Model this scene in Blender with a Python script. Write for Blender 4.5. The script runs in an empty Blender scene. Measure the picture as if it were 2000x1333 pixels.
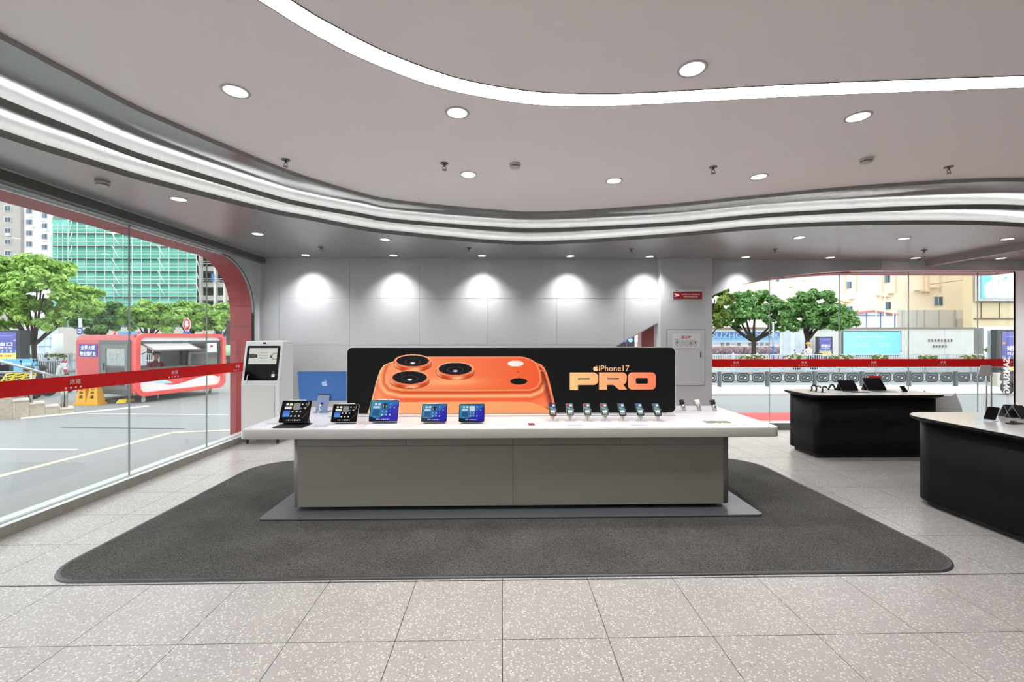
import bpy, bmesh, math, random
import numpy as np
from mathutils import Vector, Matrix

# ------------------------------------------------------------------ camera, sky, exposure
SC = bpy.context.scene
COL = SC.collection
FPX, YAW, CAMH, HOR = 845.0, math.radians(1.288), 1.70, 660.0
cam_data = bpy.data.cameras.new('camera')
cam_data.sensor_fit = 'HORIZONTAL'
cam_data.sensor_width = 36.0
cam_data.lens = FPX / 2000 * 36.0
cam_data.shift_y = -(666.5 - HOR) / 2000
cam_data.clip_start, cam_data.clip_end = 0.05, 600
cam = bpy.data.objects.new('camera', cam_data)
cam.location = (0, 0, CAMH)
cam.rotation_euler = (math.pi / 2, 0, -YAW)
COL.objects.link(cam)
SC.camera = cam
SC.view_settings.view_transform = 'Standard'
SC.view_settings.look = 'None'
SC.view_settings.gamma = 1.0
SC.view_settings.use_curve_mapping = False
SC.view_settings.exposure = 0.0
SC.cycles.use_denoising = True
SC.cycles.use_adaptive_sampling = True
SC.cycles.adaptive_threshold = 0.12
SC.cycles.adaptive_min_samples = 16
SC.cycles.max_bounces = 6
SC.cycles.diffuse_bounces = 4
SC.cycles.glossy_bounces = 3
SC.cycles.transparent_max_bounces = 24
SC.cycles.transmission_bounces = 6
SC.cycles.sample_clamp_indirect = 6.0
SC.cycles.caustics_reflective = False
SC.cycles.caustics_refractive = False

# bright overcast sky (one even veil of cloud, a little brighter overhead)
world = bpy.data.worlds.new('overcast')
SC.world = world
world.use_nodes = True
wn, wl = world.node_tree.nodes, world.node_tree.links
bg = wn['Background']
tc = wn.new('ShaderNodeTexCoord'); nz = wn.new('ShaderNodeTexNoise'); rp = wn.new('ShaderNodeValToRGB')
nz.inputs['Scale'].default_value = 2.2; nz.inputs['Detail'].default_value = 4
rp.color_ramp.elements[0].position = 0.3; rp.color_ramp.elements[0].color = (0.90, 0.95, 1.0, 1)
rp.color_ramp.elements[1].position = 0.7; rp.color_ramp.elements[1].color = (1, 1, 1, 1)
wl.new(tc.outputs['Generated'], nz.inputs['Vector']); wl.new(nz.outputs['Fac'], rp.inputs['Fac'])
wl.new(rp.outputs['Color'], bg.inputs['Color'])
bg.inputs['Strength'].default_value = 2.7

STRIP_E, COVE_E, SPOT_W = 20.5, 24.0, 73.0      # linear light, cove strips, downlights

# ------------------------------------------------------------------ helpers
CY, SY = math.cos(YAW), math.sin(YAW)
def ray(u, v):
    xc = (u - 1000.0) / FPX; zc = (HOR - v) / FPX
    return Vector((xc * CY + SY, CY - xc * SY, zc))
def W(u, v, X=None, Y=None, z=None):
    d = ray(u, v)
    if z is not None: t = (z - CAMH) / d.z
    elif Y is not None: t = Y / d.y
    else: t = X / d.x
    return Vector((0, 0, CAMH)) + d * t
def lin(c):
    c = c / 255.0
    return c / 12.92 if c <= 0.04045 else ((c + 0.055) / 1.055) ** 2.4
def rgb(*c):
    if len(c) == 1: c = c[0]
    return (lin(c[0]), lin(c[1]), lin(c[2]), 1.0)
def linarr(a):
    a = np.asarray(a, dtype=np.float64) / 255.0
    return np.where(a <= 0.04045, a / 12.92, ((np.clip(a, 0, None) + 0.055) / 1.055) ** 2.4)

MATS = {}
def M(name, col=(200, 200, 200), rough=0.5, metal=0.0, emit=None, es=1.0, coat=0.0, var=0.0, vscale=8.0,
      bump=0.0, bscale=60.0, spec=0.5, world_co=False):
    if name in MATS: return MATS[name]
    m = bpy.data.materials.new(name); m.use_nodes = True
    nt = m.node_tree; n, l = nt.nodes, nt.links
    b = n['Principled BSDF']
    b.inputs['Base Color'].default_value = rgb(col)
    b.inputs['Roughness'].default_value = rough
    b.inputs['Metallic'].default_value = metal
    b.inputs['Specular IOR Level'].default_value = spec
    b.inputs['Coat Weight'].default_value = coat
    if emit is not None:
        b.inputs['Emission Color'].default_value = rgb(emit)
        b.inputs['Emission Strength'].default_value = es
        if es < 2: m.cycles.emission_sampling = 'NONE'
    if var > 0 or bump > 0:
        if world_co:
            g = n.new('ShaderNodeNewGeometry'); co = g.outputs['Position']
        else:
            g = n.new('ShaderNodeTexCoord'); co = g.outputs['Object']
    if var > 0:
        t = n.new('ShaderNodeTexNoise'); t.inputs['Scale'].default_value = vscale; t.inputs['Detail'].default_value = 5
        l.new(co, t.inputs['Vector'])
        r = n.new('ShaderNodeValToRGB')
        c = np.array(rgb(col)[:3])
        r.color_ramp.elements[0].position = 0.3; r.color_ramp.elements[1].position = 0.7
        r.color_ramp.elements[0].color = (*np.clip(c * (1 - var), 0, 1), 1)
        r.color_ramp.elements[1].color = (*np.clip(c * (1 + var), 0, 1), 1)
        l.new(t.outputs['Fac'], r.inputs['Fac']); l.new(r.outputs['Color'], b.inputs['Base Color'])
    if bump > 0:
        t2 = n.new('ShaderNodeTexNoise'); t2.inputs['Scale'].default_value = bscale; t2.inputs['Detail'].default_value = 4
        l.new(co, t2.inputs['Vector'])
        bp = n.new('ShaderNodeBump'); bp.inputs['Strength'].default_value = bump; bp.inputs['Distance'].default_value = 0.01
        l.new(t2.outputs['Fac'], bp.inputs['Height']); l.new(bp.outputs['Normal'], b.inputs['Normal'])
    MATS[name] = m
    return m

def mat_vcol(name, emit=0.0, rough=0.5, diffuse=True, spec=0.5):
    """print or screen: colour comes from the panel's own colour attribute"""
    if name in MATS: return MATS[name]
    m = bpy.data.materials.new(name); m.use_nodes = True
    n, l = m.node_tree.nodes, m.node_tree.links
    b = n['Principled BSDF']; a = n.new('ShaderNodeAttribute'); a.attribute_name = 'Col'
    b.inputs['Roughness'].default_value = rough; b.inputs['Specular IOR Level'].default_value = spec
    if diffuse: l.new(a.outputs['Color'], b.inputs['Base Color'])
    else: b.inputs['Base Color'].default_value = (0.003, 0.003, 0.003, 1)
    if emit > 0:
        l.new(a.outputs['Color'], b.inputs['Emission Color']); b.inputs['Emission Strength'].default_value = emit
        m.cycles.emission_sampling = 'NONE'
    MATS[name] = m
    return m

def mat_glass(name, tint=(0.96, 0.985, 0.975), refl=0.16):
    m = bpy.data.materials.new(name); m.use_nodes = True
    n, l = m.node_tree.nodes, m.node_tree.links
    n.remove(n['Principled BSDF']); out = n['Material Output']
    tr = n.new('ShaderNodeBsdfTransparent'); tr.inputs['Color'].default_value = (*tint, 1)
    gl = n.new('ShaderNodeBsdfGlossy'); gl.inputs['Roughness'].default_value = 0.0
    fr = n.new('ShaderNodeFresnel'); fr.inputs['IOR'].default_value = 1.45
    mu = n.new('ShaderNodeMath'); mu.operation = 'MULTIPLY'; mu.inputs[1].default_value = refl
    mx = n.new('ShaderNodeMixShader')
    l.new(fr.outputs['Fac'], mu.inputs[0]); l.new(mu.outputs['Value'], mx.inputs['Fac'])
    l.new(tr.outputs['BSDF'], mx.inputs[1]); l.new(gl.outputs['BSDF'], mx.inputs[2]); l.new(mx.outputs['Shader'], out.inputs['Surface'])
    MATS[name] = m
    return m

def link(o, parent=None):
    COL.objects.link(o)
    if parent is not None: o.parent = parent
    return o
def tag(o, label=None, cat=None, group=None, kind=None):
    if label: o['label'] = label
    if cat: o['category'] = cat
    if group: o['group'] = group
    if kind: o['kind'] = kind
    return o
def thing(name, label, cat, loc=(0, 0, 0), rz=0.0, group=None):
    o = bpy.data.objects.new(name, None); o.empty_display_size = 0.1
    o.location = loc; o.rotation_euler = (0, 0, rz); link(o)
    return tag(o, label, cat, group)
def dup(root, loc=None, rz=None, label=None):
    def cp(o, par):
        c = o.copy(); COL.objects.link(c); c.parent = par
        for ch in o.children: cp(ch, c)
        return c
    r = cp(root, None)
    if loc is not None: r.location = loc
    if rz is not None: r.rotation_euler = (0, 0, rz)
    if label: r['label'] = label
    return r

def rrect(x0, x1, y0, y1, r, n=6):
    if r <= 0: return [(x0, y0), (x1, y0), (x1, y1), (x0, y1)]
    pts = []
    for cx, cy, a0 in ((x1 - r, y0 + r, -90), (x1 - r, y1 - r, 0), (x0 + r, y1 - r, 90), (x0 + r, y0 + r, 180)):
        for i in range(n + 1):
            a = math.radians(a0 + 90 * i / n)
            pts.append((cx + r * math.cos(a), cy + r * math.sin(a)))
    return pts

class MB:
    def __init__(s): s.v, s.f, s.sm = [], [], []
    def add(s, vs, fs, smooth=False):
        k = len(s.v); s.v += [tuple(p) for p in vs]
        s.f += [tuple(i + k for i in f) for f in fs]; s.sm += [smooth] * len(fs)
        return s
    def box(s, x0, x1, y0, y1, z0, z1):
        return s.add([(x0, y0, z0), (x1, y0, z0), (x1, y1, z0), (x0, y1, z0), (x0, y0, z1), (x1, y0, z1), (x1, y1, z1), (x0, y1, z1)],
                     [(0, 3, 2, 1), (4, 5, 6, 7), (0, 1, 5, 4), (1, 2, 6, 5), (2, 3, 7, 6), (3, 0, 4, 7)])
    def prism(s, poly, a, b, axis='z', smooth=False):
        """2D outline pushed from a to b along an axis: z -> (x,y), y -> (x,z), x -> (y,z)"""
        def P(p, t):
            return (p[0], p[1], t) if axis == 'z' else ((p[0], t, p[1]) if axis == 'y' else (t, p[0], p[1]))
        n = len(poly)
        vs = [P(p, a) for p in poly] + [P(p, b) for p in poly]
        s.add(vs, [tuple(range(n))[::-1], tuple(range(n, 2 * n))])
        k = len(s.v) - 2 * n
        for i in range(n):
            j = (i + 1) % n
            s.f.append((k + i, k + j, k + n + j, k + n + i)); s.sm.append(smooth)
        return s
    def tube(s, pts, r, n=8, cap=True):
        pts = [Vector(p) for p in pts]; rs = r if isinstance(r, (list, tuple)) else [r] * len(pts)
        rings = []; up = None
        for i, p in enumerate(pts):
            d = (pts[min(i + 1, len(pts) - 1)] - pts[max(i - 1, 0)]).normalized()
            if up is None or abs(up.dot(d)) > 0.97:
                up = Vector((0, 0, 1)) if abs(d.z) < 0.9 else Vector((1, 0, 0))
            x = up.cross(d).normalized(); y = d.cross(x); up = y
            rings.append([p + (x * math.cos(2 * math.pi * k / n) + y * math.sin(2 * math.pi * k / n)) * rs[i] for k in range(n)])
        vs = [q for rr in rings for q in rr]; fs = []
        for i in range(len(rings) - 1):
            for k in range(n):
                fs.append((i * n + k, i * n + (k + 1) % n, (i + 1) * n + (k + 1) % n, (i + 1) * n + k))
        s.add(vs, fs, True)
        if cap:
            k0 = len(s.v) - len(vs)
            s.f.append(tuple(k0 + k for k in range(n))[::-1]); s.sm.append(False)
            s.f.append(tuple(k0 + len(vs) - n + k for k in range(n))); s.sm.append(False)
        return s
    def lathe(s, prof, n=24, c=(0, 0, 0), cap=True, axis='z'):
        vs, fs = [], []
        for (r, z) in prof:
            for k in range(n):
                a = 2 * math.pi * k / n
                p = (r * math.cos(a), r * math.sin(a), z)
                if axis == 'y': p = (p[0], p[2], p[1])
                if axis == 'x': p = (p[2], p[0], p[1])
                vs.append((p[0] + c[0], p[1] + c[1], p[2] + c[2]))
        for i in range(len(prof) - 1):
            for k in range(n):
                fs.append((i * n + k, i * n + (k + 1) % n, (i + 1) * n + (k + 1) % n, (i + 1) * n + k))
        s.add(vs, fs, True)
        if cap:
            k0 = len(s.v) - len(vs)
            s.f.append(tuple(k0 + k for k in range(n))[::-1]); s.sm.append(False)
            s.f.append(tuple(k0 + len(vs) - n + k for k in range(n))); s.sm.append(False)
        return s
    def blob(s, c, r, n=10, m=7):
        vs, fs = [], []
        for i in range(m + 1):
            t = math.pi * i / m
            for k in range(n):
                a = 2 * math.pi * k / n
                vs.append((c[0] + r[0] * math.sin(t) * math.cos(a), c[1] + r[1] * math.sin(t) * math.sin(a), c[2] + r[2] * math.cos(t)))
        for i in range(m):
            for k in range(n):
                fs.append((i * n + k, (i + 1) * n + k, (i + 1) * n + (k + 1) % n, i * n + (k + 1) % n))
        return s.add(vs, fs, True)
    def strip(s, A, B):
        n = len(A)
        return s.add(list(A) + list(B), [(i, i + 1, n + i + 1, n + i) for i in range(n - 1)])
    def xf(s, m):
        s.v = [tuple(m @ Vector(p)) for p in s.v]; return s
    def mesh(s, name, mat):
        me = bpy.data.meshes.new(name); me.from_pydata(s.v, [], s.f)
        me.polygons.foreach_set('use_smooth', s.sm)
        bm = bmesh.new(); bm.from_mesh(me)
        bmesh.ops.recalc_face_normals(bm, faces=bm.faces); bm.to_mesh(me); bm.free()
        me.materials.append(mat); me.update()
        return me
    def build(s, name, mat, parent=None, bevel=0.0, seg=2, label=None, kind=None):
        o = bpy.data.objects.new(name, s.mesh(name, mat)); link(o, parent)
        if bevel > 0:
            b = o.modifiers.new('bevel', 'BEVEL'); b.width = bevel; b.segments = seg; b.limit_method = 'ANGLE'; b.angle_limit = math.radians(50)
        if label: o['label'] = label
        if kind: o['kind'] = kind
        return o
def struct(o): o['kind'] = 'structure'; return o

def raster(name, o, ux, uy, nx, ny, fn, mat, parent=None):
    """flat print/screen: grid from corner o along ux, uy; fn(U,V) in 0..1 -> sRGB 0..255 array"""
    o, ux, uy = Vector(o), Vector(ux), Vector(uy)
    U, V = np.meshgrid(np.linspace(0, 1, nx + 1), np.linspace(0, 1, ny + 1))
    P = np.array(o)[None, None] + U[..., None] * np.array(ux) + V[..., None] * np.array(uy)
    me = bpy.data.meshes.new(name)
    nv = (nx + 1) * (ny + 1); me.vertices.add(nv); me.vertices.foreach_set('co', P.reshape(-1).astype(np.float32))
    i, j = np.meshgrid(np.arange(nx), np.arange(ny)); a = (j * (nx + 1) + i).ravel()
    q = np.stack([a, a + 1, a + nx + 2, a + nx + 1], 1).astype(np.int32)
    me.loops.add(q.size); me.loops.foreach_set('vertex_index', q.ravel())
    me.polygons.add(len(q)); me.polygons.foreach_set('loop_start', np.arange(0, q.size, 4, dtype=np.int32))
    me.update(calc_edges=True)
    C = np.ones((nv, 4), np.float32); C[:, :3] = linarr(fn(U.ravel(), V.ravel()))
    at = me.color_attributes.new('Col', 'FLOAT_COLOR', 'POINT'); at.data.foreach_set('color', C.ravel())
    me.materials.append(mat)
    ob = bpy.data.objects.new(name, me); link(ob, parent)
    return ob

def text(name, body, mat, parent, o, ux, uy, w=None, h=None, center=True, bold=0.0, sp=1.0, lsp=1.0):
    """lettering as a flat mesh; (ux,uy) is the reading frame, fitted to width w and/or height h, centred on o"""
    cu = bpy.data.curves.new(name, 'FONT'); cu.body = body; cu.size = 1.0; cu.align_x = 'CENTER'
    cu.offset = bold; cu.space_character = sp; cu.space_line = lsp; cu.resolution_u = 3
    t = bpy.data.objects.new('tmp_text', cu)
    me = bpy.data.meshes.new_from_object(t)
    bpy.data.objects.remove(t); bpy.data.curves.remove(cu)
    return _place(name, me, mat, parent, o, ux, uy, w, h)
def _place(name, me, mat, parent, o, ux, uy, w, h):
    n = len(me.vertices)
    if n == 0: return None
    co = np.empty(n * 3, np.float32); me.vertices.foreach_get('co', co); co = co.reshape(-1, 3)
    lo, hi = co.min(0), co.max(0); d = hi - lo
    sx = w / d[0] if w else (h / d[1]); sy = h / d[1] if h else sx
    x = (co[:, 0] - (lo[0] + hi[0]) / 2) * sx; y = (co[:, 1] - (lo[1] + hi[1]) / 2) * sy
    ux, uy = Vector(ux).normalized(), Vector(uy).normalized()
    P = np.array(o)[None] + x[:, None] * np.array(ux) + y[:, None] * np.array(uy)
    me.vertices.foreach_set('co', P.astype(np.float32).ravel()); me.name = name; me.update()
    me.materials.clear(); me.materials.append(mat)
    ob = bpy.data.objects.new(name, me); link(ob, parent)
    return ob
def shape(name, outlines, mat, parent, o, ux, uy, w=None, h=None):
    """filled 2D outlines, holes allowed"""
    cu = bpy.data.curves.new(name, 'CURVE'); cu.dimensions = '2D'; cu.fill_mode = 'BOTH'
    for ol in outlines:
        s = cu.splines.new('POLY'); s.points.add(len(ol) - 1)
        for p, q in zip(s.points, ol): p.co = (q[0], q[1], 0, 1)
        s.use_cyclic_u = True
    t = bpy.data.objects.new('tmp_shape', cu)
    me = bpy.data.meshes.new_from_object(t)
    bpy.data.objects.remove(t); bpy.data.curves.remove(cu)
    return _place(name, me, mat, parent, o, ux, uy, w, h)

def catmull(pts, k=6):
    P = [Vector(p) for p in pts]; P = [P[0] * 2 - P[1]] + P + [P[-1] * 2 - P[-2]]; out = []
    for i in range(1, len(P) - 2):
        for j in range(k):
            t = j / k
            out.append(0.5 * ((2 * P[i]) + (P[i + 1] - P[i - 1]) * t + (2 * P[i - 1] - 5 * P[i] + 4 * P[i + 1] - P[i + 2]) * t * t
                              + (3 * P[i] - P[i - 1] - 3 * P[i + 1] + P[i + 2]) * t ** 3))
    out.append(P[-2])
    return out
def offset_curve(C, d):
    out = []
    for i, p in enumerate(C):
        t = (C[min(i + 1, len(C) - 1)] - C[max(i - 1, 0)]).normalized()
        out.append(Vector((p.x - t.y * d, p.y + t.x * d, p.z)))
    return out

# ------------------------------------------------------------------ shared materials
def mat_terrazzo():
    m = bpy.data.materials.new('terrazzo'); m.use_nodes = True
    n, l = m.node_tree.nodes, m.node_tree.links; b = n['Principled BSDF']
    g = n.new('ShaderNodeNewGeometry')
    def chips(scale, lo, rad, seed):
        mp = n.new('ShaderNodeMapping'); mp.inputs['Location'].default_value = (seed, seed * 2, 0)
        mp.inputs['Rotation'].default_value = (0, 0, seed)
        l.new(g.outputs['Position'], mp.inputs['Vector'])
        v = n.new('ShaderNodeTexVoronoi'); v.inputs['Scale'].default_value = scale; v.voronoi_dimensions = '2D'
        l.new(mp.outputs['Vector'], v.inputs['Vector'])
        s = n.new('ShaderNodeSeparateColor'); l.new(v.outputs['Color'], s.inputs['Color'])
        a = n.new('ShaderNodeMath'); a.operation = 'GREATER_THAN'; a.inputs[1].default_value = lo; l.new(s.outputs['Red'], a.inputs[0])
        c = n.new('ShaderNodeMath'); c.operation = 'LESS_THAN'; c.inputs[1].default_value = rad; l.new(v.outputs['Distance'], c.inputs[0])
        d = n.new('ShaderNodeMath'); d.operation = 'MULTIPLY'; l.new(a.outputs[0], d.inputs[0]); l.new(c.outputs[0], d.inputs[1])
        return d.outputs[0]
    nz = n.new('ShaderNodeTexNoise'); nz.inputs['Scale'].default_value = 3.0; nz.inputs['Detail'].default_value = 6
    l.new(g.outputs['Position'], nz.inputs['Vector'])
    r = n.new('ShaderNodeValToRGB')
    r.color_ramp.elements[0].position = 0.35; r.color_ramp.elements[0].color = rgb(169, 164, 161)
    r.color_ramp.elements[1].position = 0.65; r.color_ramp.elements[1].color = rgb(175, 170, 167)
    l.new(nz.outputs['Fac'], r.inputs['Fac']); cur = r.outputs['Color']
    for (sc, lo, rad, seed, col) in ((64, 0.74, 0.34, 1.3, (216, 212, 207)), (110, 0.84, 0.36, 4.1, (200, 196, 192)), (45, 0.94, 0.18, 7.7, (128, 118, 110)), (90, 0.95, 0.26, 2.9, (166, 154, 144))):
        mx = n.new('ShaderNodeMix'); mx.data_type = 'RGBA'
        l.new(chips(sc, lo, rad, seed), mx.inputs['Factor']); l.new(cur, mx.inputs['A']); mx.inputs['B'].default_value = rgb(col)
        cur = mx.outputs['Result']
    l.new(cur, b.inputs['Base Color'])
    b.inputs['Roughness'].default_value = 0.28; b.inputs['Specular IOR Level'].default_value = 0.4
    MATS['terrazzo'] = m
    return m
TERRAZZO = mat_terrazzo()
CEIL = M('ceiling_paint', (250, 245, 244), 0.65)
RING = M('ceiling_grey_gloss', (156, 156, 156), 0.19, metal=.5, bump=0.06, bscale=1.8, world_co=True, spec=0.7)
PERI = M('ceiling_grey_satin', (170, 168, 168), 0.26, metal=.4, bump=0.06, bscale=2.0, world_co=True, spec=0.6)
LIP = M('ceiling_lip_grey', (120, 120, 118), 0.5)
PANEL = M('white_wall_panel', (194, 194, 197), 0.38, var=0.015, vscale=2, world_co=True)
SEAM = M('seam_grey', (225, 225, 225), 0.6)
RED = M('facade_red', (158, 22, 27), 0.42, var=0.04, vscale=3)
FILM = M('red_film', (206, 9, 12), 0.5, spec=.25)
DARK = M('dark_metal', (44, 44, 44), 0.45)
STEEL = M('brushed_steel', (178, 178, 176), 0.28, metal=0.9)
GASKET = M('grey_gasket', (160, 165, 165), 0.6)
GLASS = mat_glass('clear_glass')
WHITE = M('white_plastic', (236, 236, 238), 0.35)
WPRINT = M('white_print', (250, 248, 246), 0.6, emit=(250, 245, 242), es=0.15)  # faint glow added so the white print reads brighter
PELMET_SHADE = M('pelmet_grey', (92, 92, 88), 0.5)  # the pelmet's unlit look is put into this dark base colour
ALU = M('aluminium_edge', (205, 205, 205), 0.35, metal=0.6)

# ------------------------------------------------------------------ floor
XL, XR, YB, YF = -4.31, 11.5, -5.0, 8.05       # inside of the room
Z0, Z1, Z2, Z3 = 3.41, 3.37, 3.25, 3.125       # ceiling levels, centre to rim
GZ = -0.30                                      # street level
WY = 7.82                                       # face of the far wall
floor = struct(MB().box(-4.46, XR + .2, YB - .2, 8.2, GZ - .1, -0.012).build('floor', M('tile_joint', (62, 58, 55), 0.9)))
MB().box(-4.22, XR, YB, 1.228, -.012, 0).build('rear_tiles', TERRAZZO, floor)
MB().box(9.603, XR, 1.232, 8.0, -.012, 0).build('side_tiles', TERRAZZO, floor)
tile_mesh = MB().box(-.2978, .2978, -.2978, .2978, -0.012, 0.0).mesh('tile', TERRAZZO)
for i in range(-7, 17):
    for j in range(-1, 11):
        cx, cy = 0.3 + 0.6 * i, 2.44 - 0.3 + 0.6 * (j + 0) - 0.005
        if cx - .3 < -4.25 or cx > 9.4: continue
        if cy < 1.5 or cy > 8.1: continue
        t = bpy.data.objects.new('tile', tile_mesh); t.location = (cx, cy, 0); link(t, floor)
MB().box(-4.22, 9.8, 3.026, 3.036, -.011, .0006).build('expansion_joint', M('joint_dark', (52, 49, 47), .8), floor)
# narrow cut tiles along the left sill
for j in range(-1, 10):
    cy = 2.44 - 0.3 + 0.6 * j - 0.005
    if 1.5 < cy < 7.9:
        t = bpy.data.objects.new('tile', MB().box(-4.225, -4.2015, -.2985, .2985, -.012, 0).mesh('tile', TERRAZZO)); t.location = (0, cy, 0); link(t, floor)

# ------------------------------------------------------------------ ceiling: stepped, with two light coves
US = [0, 150, 300, 525, 600, 700, 775, 950, 1072, 1300, 1475, 1650, 1860, 2000]
V0 = [62, 143, 221, 317, 345, 375, 391, 408.5, 413.5, 399, 382, 365, 351, 348]
V2 = [205.5, 265, 321, 388, 406, 424, 436, 449.5, 453, 442.5, 427, 417, 409, 410]
V3 = [267, 315, 360, 416, 430, 449, 459, 475, 478, 464.5, 449, 441, 439, 444.5]
def ceil_curve(vs, z, tail):
    P = [W(u, v, z=z) for u, v in zip(US, vs)]
    a, b = P[0], P[-1]
    pre = [Vector((a.x - .3, YB, z)), Vector((a.x - .28, a.y - 3.2, z)), Vector((a.x - .18, a.y - 1.2, z))]
    post = [Vector((b.x + 1.3, b.y + tail * .5, z)), Vector((b.x + 2.8, b.y + tail * .8, z)), Vector((XR, b.y + tail, z))]
    return catmull(pre + P + post, 6)
E0, E2, E3 = ceil_curve(V0, Z0, .2), ceil_curve(V2, Z2, .5), ceil_curve(V3, Z3, .7)
def at_z(C, z): return [Vector((p.x, p.y, z)) for p in C]
mb = MB(); pts = at_z(E0, Z0) + [Vector((XR, YB, Z0))]
mb.add(pts, [tuple(range(len(pts)))])
mb.add([(-4.5, YB - .2, 3.62), (XR + .2, YB - .2, 3.62), (XR + .2, 8.4, 3.62), (-4.5, 8.4, 3.62)], [(0, 1, 2, 3)])
ceiling = struct(mb.build('ceiling', CEIL))
MB().strip(at_z(E0, Z0), at_z(E0, Z1)).build('step_face', M('ceiling_step_grey', (140, 139, 137), 0.5), ceiling)
O2, O3 = offset_curve(E2, .42), offset_curve(E3, .42)
for (name, inner, out, z, zb) in (('upper_ring', E0, O2, Z1, Z2), ('lower_ring', E2, O3, Z2, Z3)):
    mb = MB().strip(at_z(inner, z), at_z(out, z)); mb.build(name, RING, ceiling)
    MB().strip(at_z(out, zb), at_z(out, z)).build('cove_back', CEIL, ceiling)
for (C, z) in ((E2, Z2), (E3, Z3)):
    C2 = offset_curve(C, .012)
    mb = MB().strip(at_z(C, z), at_z(C, z + .055)).strip(at_z(C2, z + .004), at_z(C2, z + .055)).strip(at_z(C, z + .055), at_z(C2, z + .055))
    mb.build('cove_lip', LIP, ceiling)
pts = at_z(E3, Z3) + [Vector((XR, 8.3, Z3)), Vector((-4.5, 8.3, Z3)), Vector((-4.5, YB, Z3))]
MB().add(pts, [tuple(range(len(pts)))]).build('perimeter_soffit', PERI, ceiling)
# fine joints of the grey perimeter panels
JOINT = M('panel_joint', (96, 95, 94), 0.6)
for a, b in (((1300, 493), (1335, 470)), ((1600, 500), (1780, 452)), ((953, 508), (951, 478)), ((1560, 480), (1700, 447)), ((420, 440), (462, 437))):
    p, q = W(*a, z=Z3), W(*b, z=Z3); d = (q - p).normalized(); s = Vector((-d.y, d.x, 0)) * .002
    MB().add([p + s, q + s, q - s, p - s], [(0, 1, 2, 3)]).xf(Matrix.Translation((0, 0, -.0012))).build('joint', JOINT, ceiling)
# LED strips lying in the coves
def emat(name, col, s):
    m = M(name, col, 0.5, emit=col, es=s); return m
COVE = emat('cove_led', (252, 255, 252), COVE_E)
for C, z, nm, lab in ((E2, Z2, 'upper', 'upper hidden cove light line glowing behind the inner grey ceiling lip'), (E3, Z3, 'lower', 'lower hidden cove light line glowing behind the outer grey ceiling lip')):
    A, B = offset_curve(C, .07), offset_curve(C, .10)
    sel = slice(3, len(C) - 3)
    mb = MB().strip(at_z(A[sel], z + .03), at_z(B[sel], z + .03)).strip(at_z(A[sel], z + .004), at_z(A[sel], z + .03)).strip(at_z(B[sel], z + .004), at_z(B[sel], z + .03))
    tag(mb.build('cove_light', COVE), lab, 'light strip', 'cove lights')

# ------------------------------------------------------------------ walls
def opening_curve():
    pts = [W(u, v, Y=WY) for u, v in ((1205, 677), (1246, 654), (1288, 630), (1340, 602.5), (1391, 578), (1440, 558), (1503, 545), (1560, 537), (1640, 530))]
    pts = [Vector((1.72, WY, 0.1)), Vector((1.74, WY, .8)), Vector((1.84, WY, 1.3))] + pts + [Vector((6.95, WY, 2.945)), Vector((9.72, WY, 2.95))]
    return [(p.x, p.z) for p in catmull(pts, 4)]
OC = opening_curve()
core = [(-4.5, 0), (1.72, 0)] + OC + [(9.72, 0), (XR + .2, 0), (XR + .2, Z3 + .2), (-4.5, Z3 + .2)]
wall_far = struct(MB().prism(core, WY + .012, WY + .16, 'y').build('wall_back', SEAM))
cols = [-4.30, -3.98, -2.735, -1.49, -0.26, 0.983, 2.215, 2.864]
g = .0025
for i in range(7):
    a, b = cols[i] + g, cols[i + 1] - g
    for (lo, hi) in ((0.0, 1.57 - g), (1.57 + g, 2.41 - g), (2.41 + g, Z3)):
        if i == 0 and lo > 2: continue
        if i == 0 and lo > 0: hi = Z3
        poly = [(a, lo), (b, lo), (b, hi), (a, hi)]
        if i == 5 and lo == 0.0: poly = [(a, 0), (1.70, 0), (1.70, .8), (1.80, 1.3), (2.02, 1.5), (2.07, 1.565), (a, 1.565)]
        if i == 5 and 1 < lo < 2: poly = [(a, lo), (2.11, lo), (b, 1.64), (b, hi), (a, hi)]
        if i == 6 and lo == 0.0: continue
        if i == 6 and 1 < lo < 2: poly = [(a, 1.635), (b, 1.995), (b, hi), (a, hi)]
        MB().prism(poly, WY, WY + .014, 'y').build('wall_panel', PANEL, wall_far)
cv = [p for p in OC if 3.7 < p[0] < 7.0]
MB().prism(cv + [(7.0, 2.95), (7.0, Z3), (cv[0][0], Z3)], WY, WY + .014, 'y').build('wall_panel', PANEL, wall_far)
MB().box(9.74, XR, WY + .15, WY + .21, 0, 3.0).build('wall_panel', PANEL, wall_far)
# hydrant pier
PY = 7.70
px0, px1 = W(1290, 600, Y=PY).x, W(1391, 600, Y=PY).x
pier = struct(MB().box(px0, px1, PY, 8.04, 0, Z3).build('wall_pier', M('pier_white', (205, 205, 207), 0.42), bevel=.004))
# white column right of the glazing
struct(MB().box(9.74, XR, 7.98, 8.02, 0, Z3).build('wall_column', PANEL))
for k, zz in enumerate((1.0, 1.8, 2.35)):
    struct(MB().box(9.74, XR, 7.976, 7.981, zz, zz + .004).build('trim_%d' % (20 + k), M('seam_mid', (170, 168, 168), 0.6)))
# room behind the camera
struct(MB().box(-4.5, XR + .2, YB - .2, YB, 0, 3.7).build('wall_front', M('rear_wall', (222, 220, 218), 0.6)))
struct(MB().box(XR, XR + .2, YB, 8.2, 0, 3.7).build('wall_right', M('rear_wall')))
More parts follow.
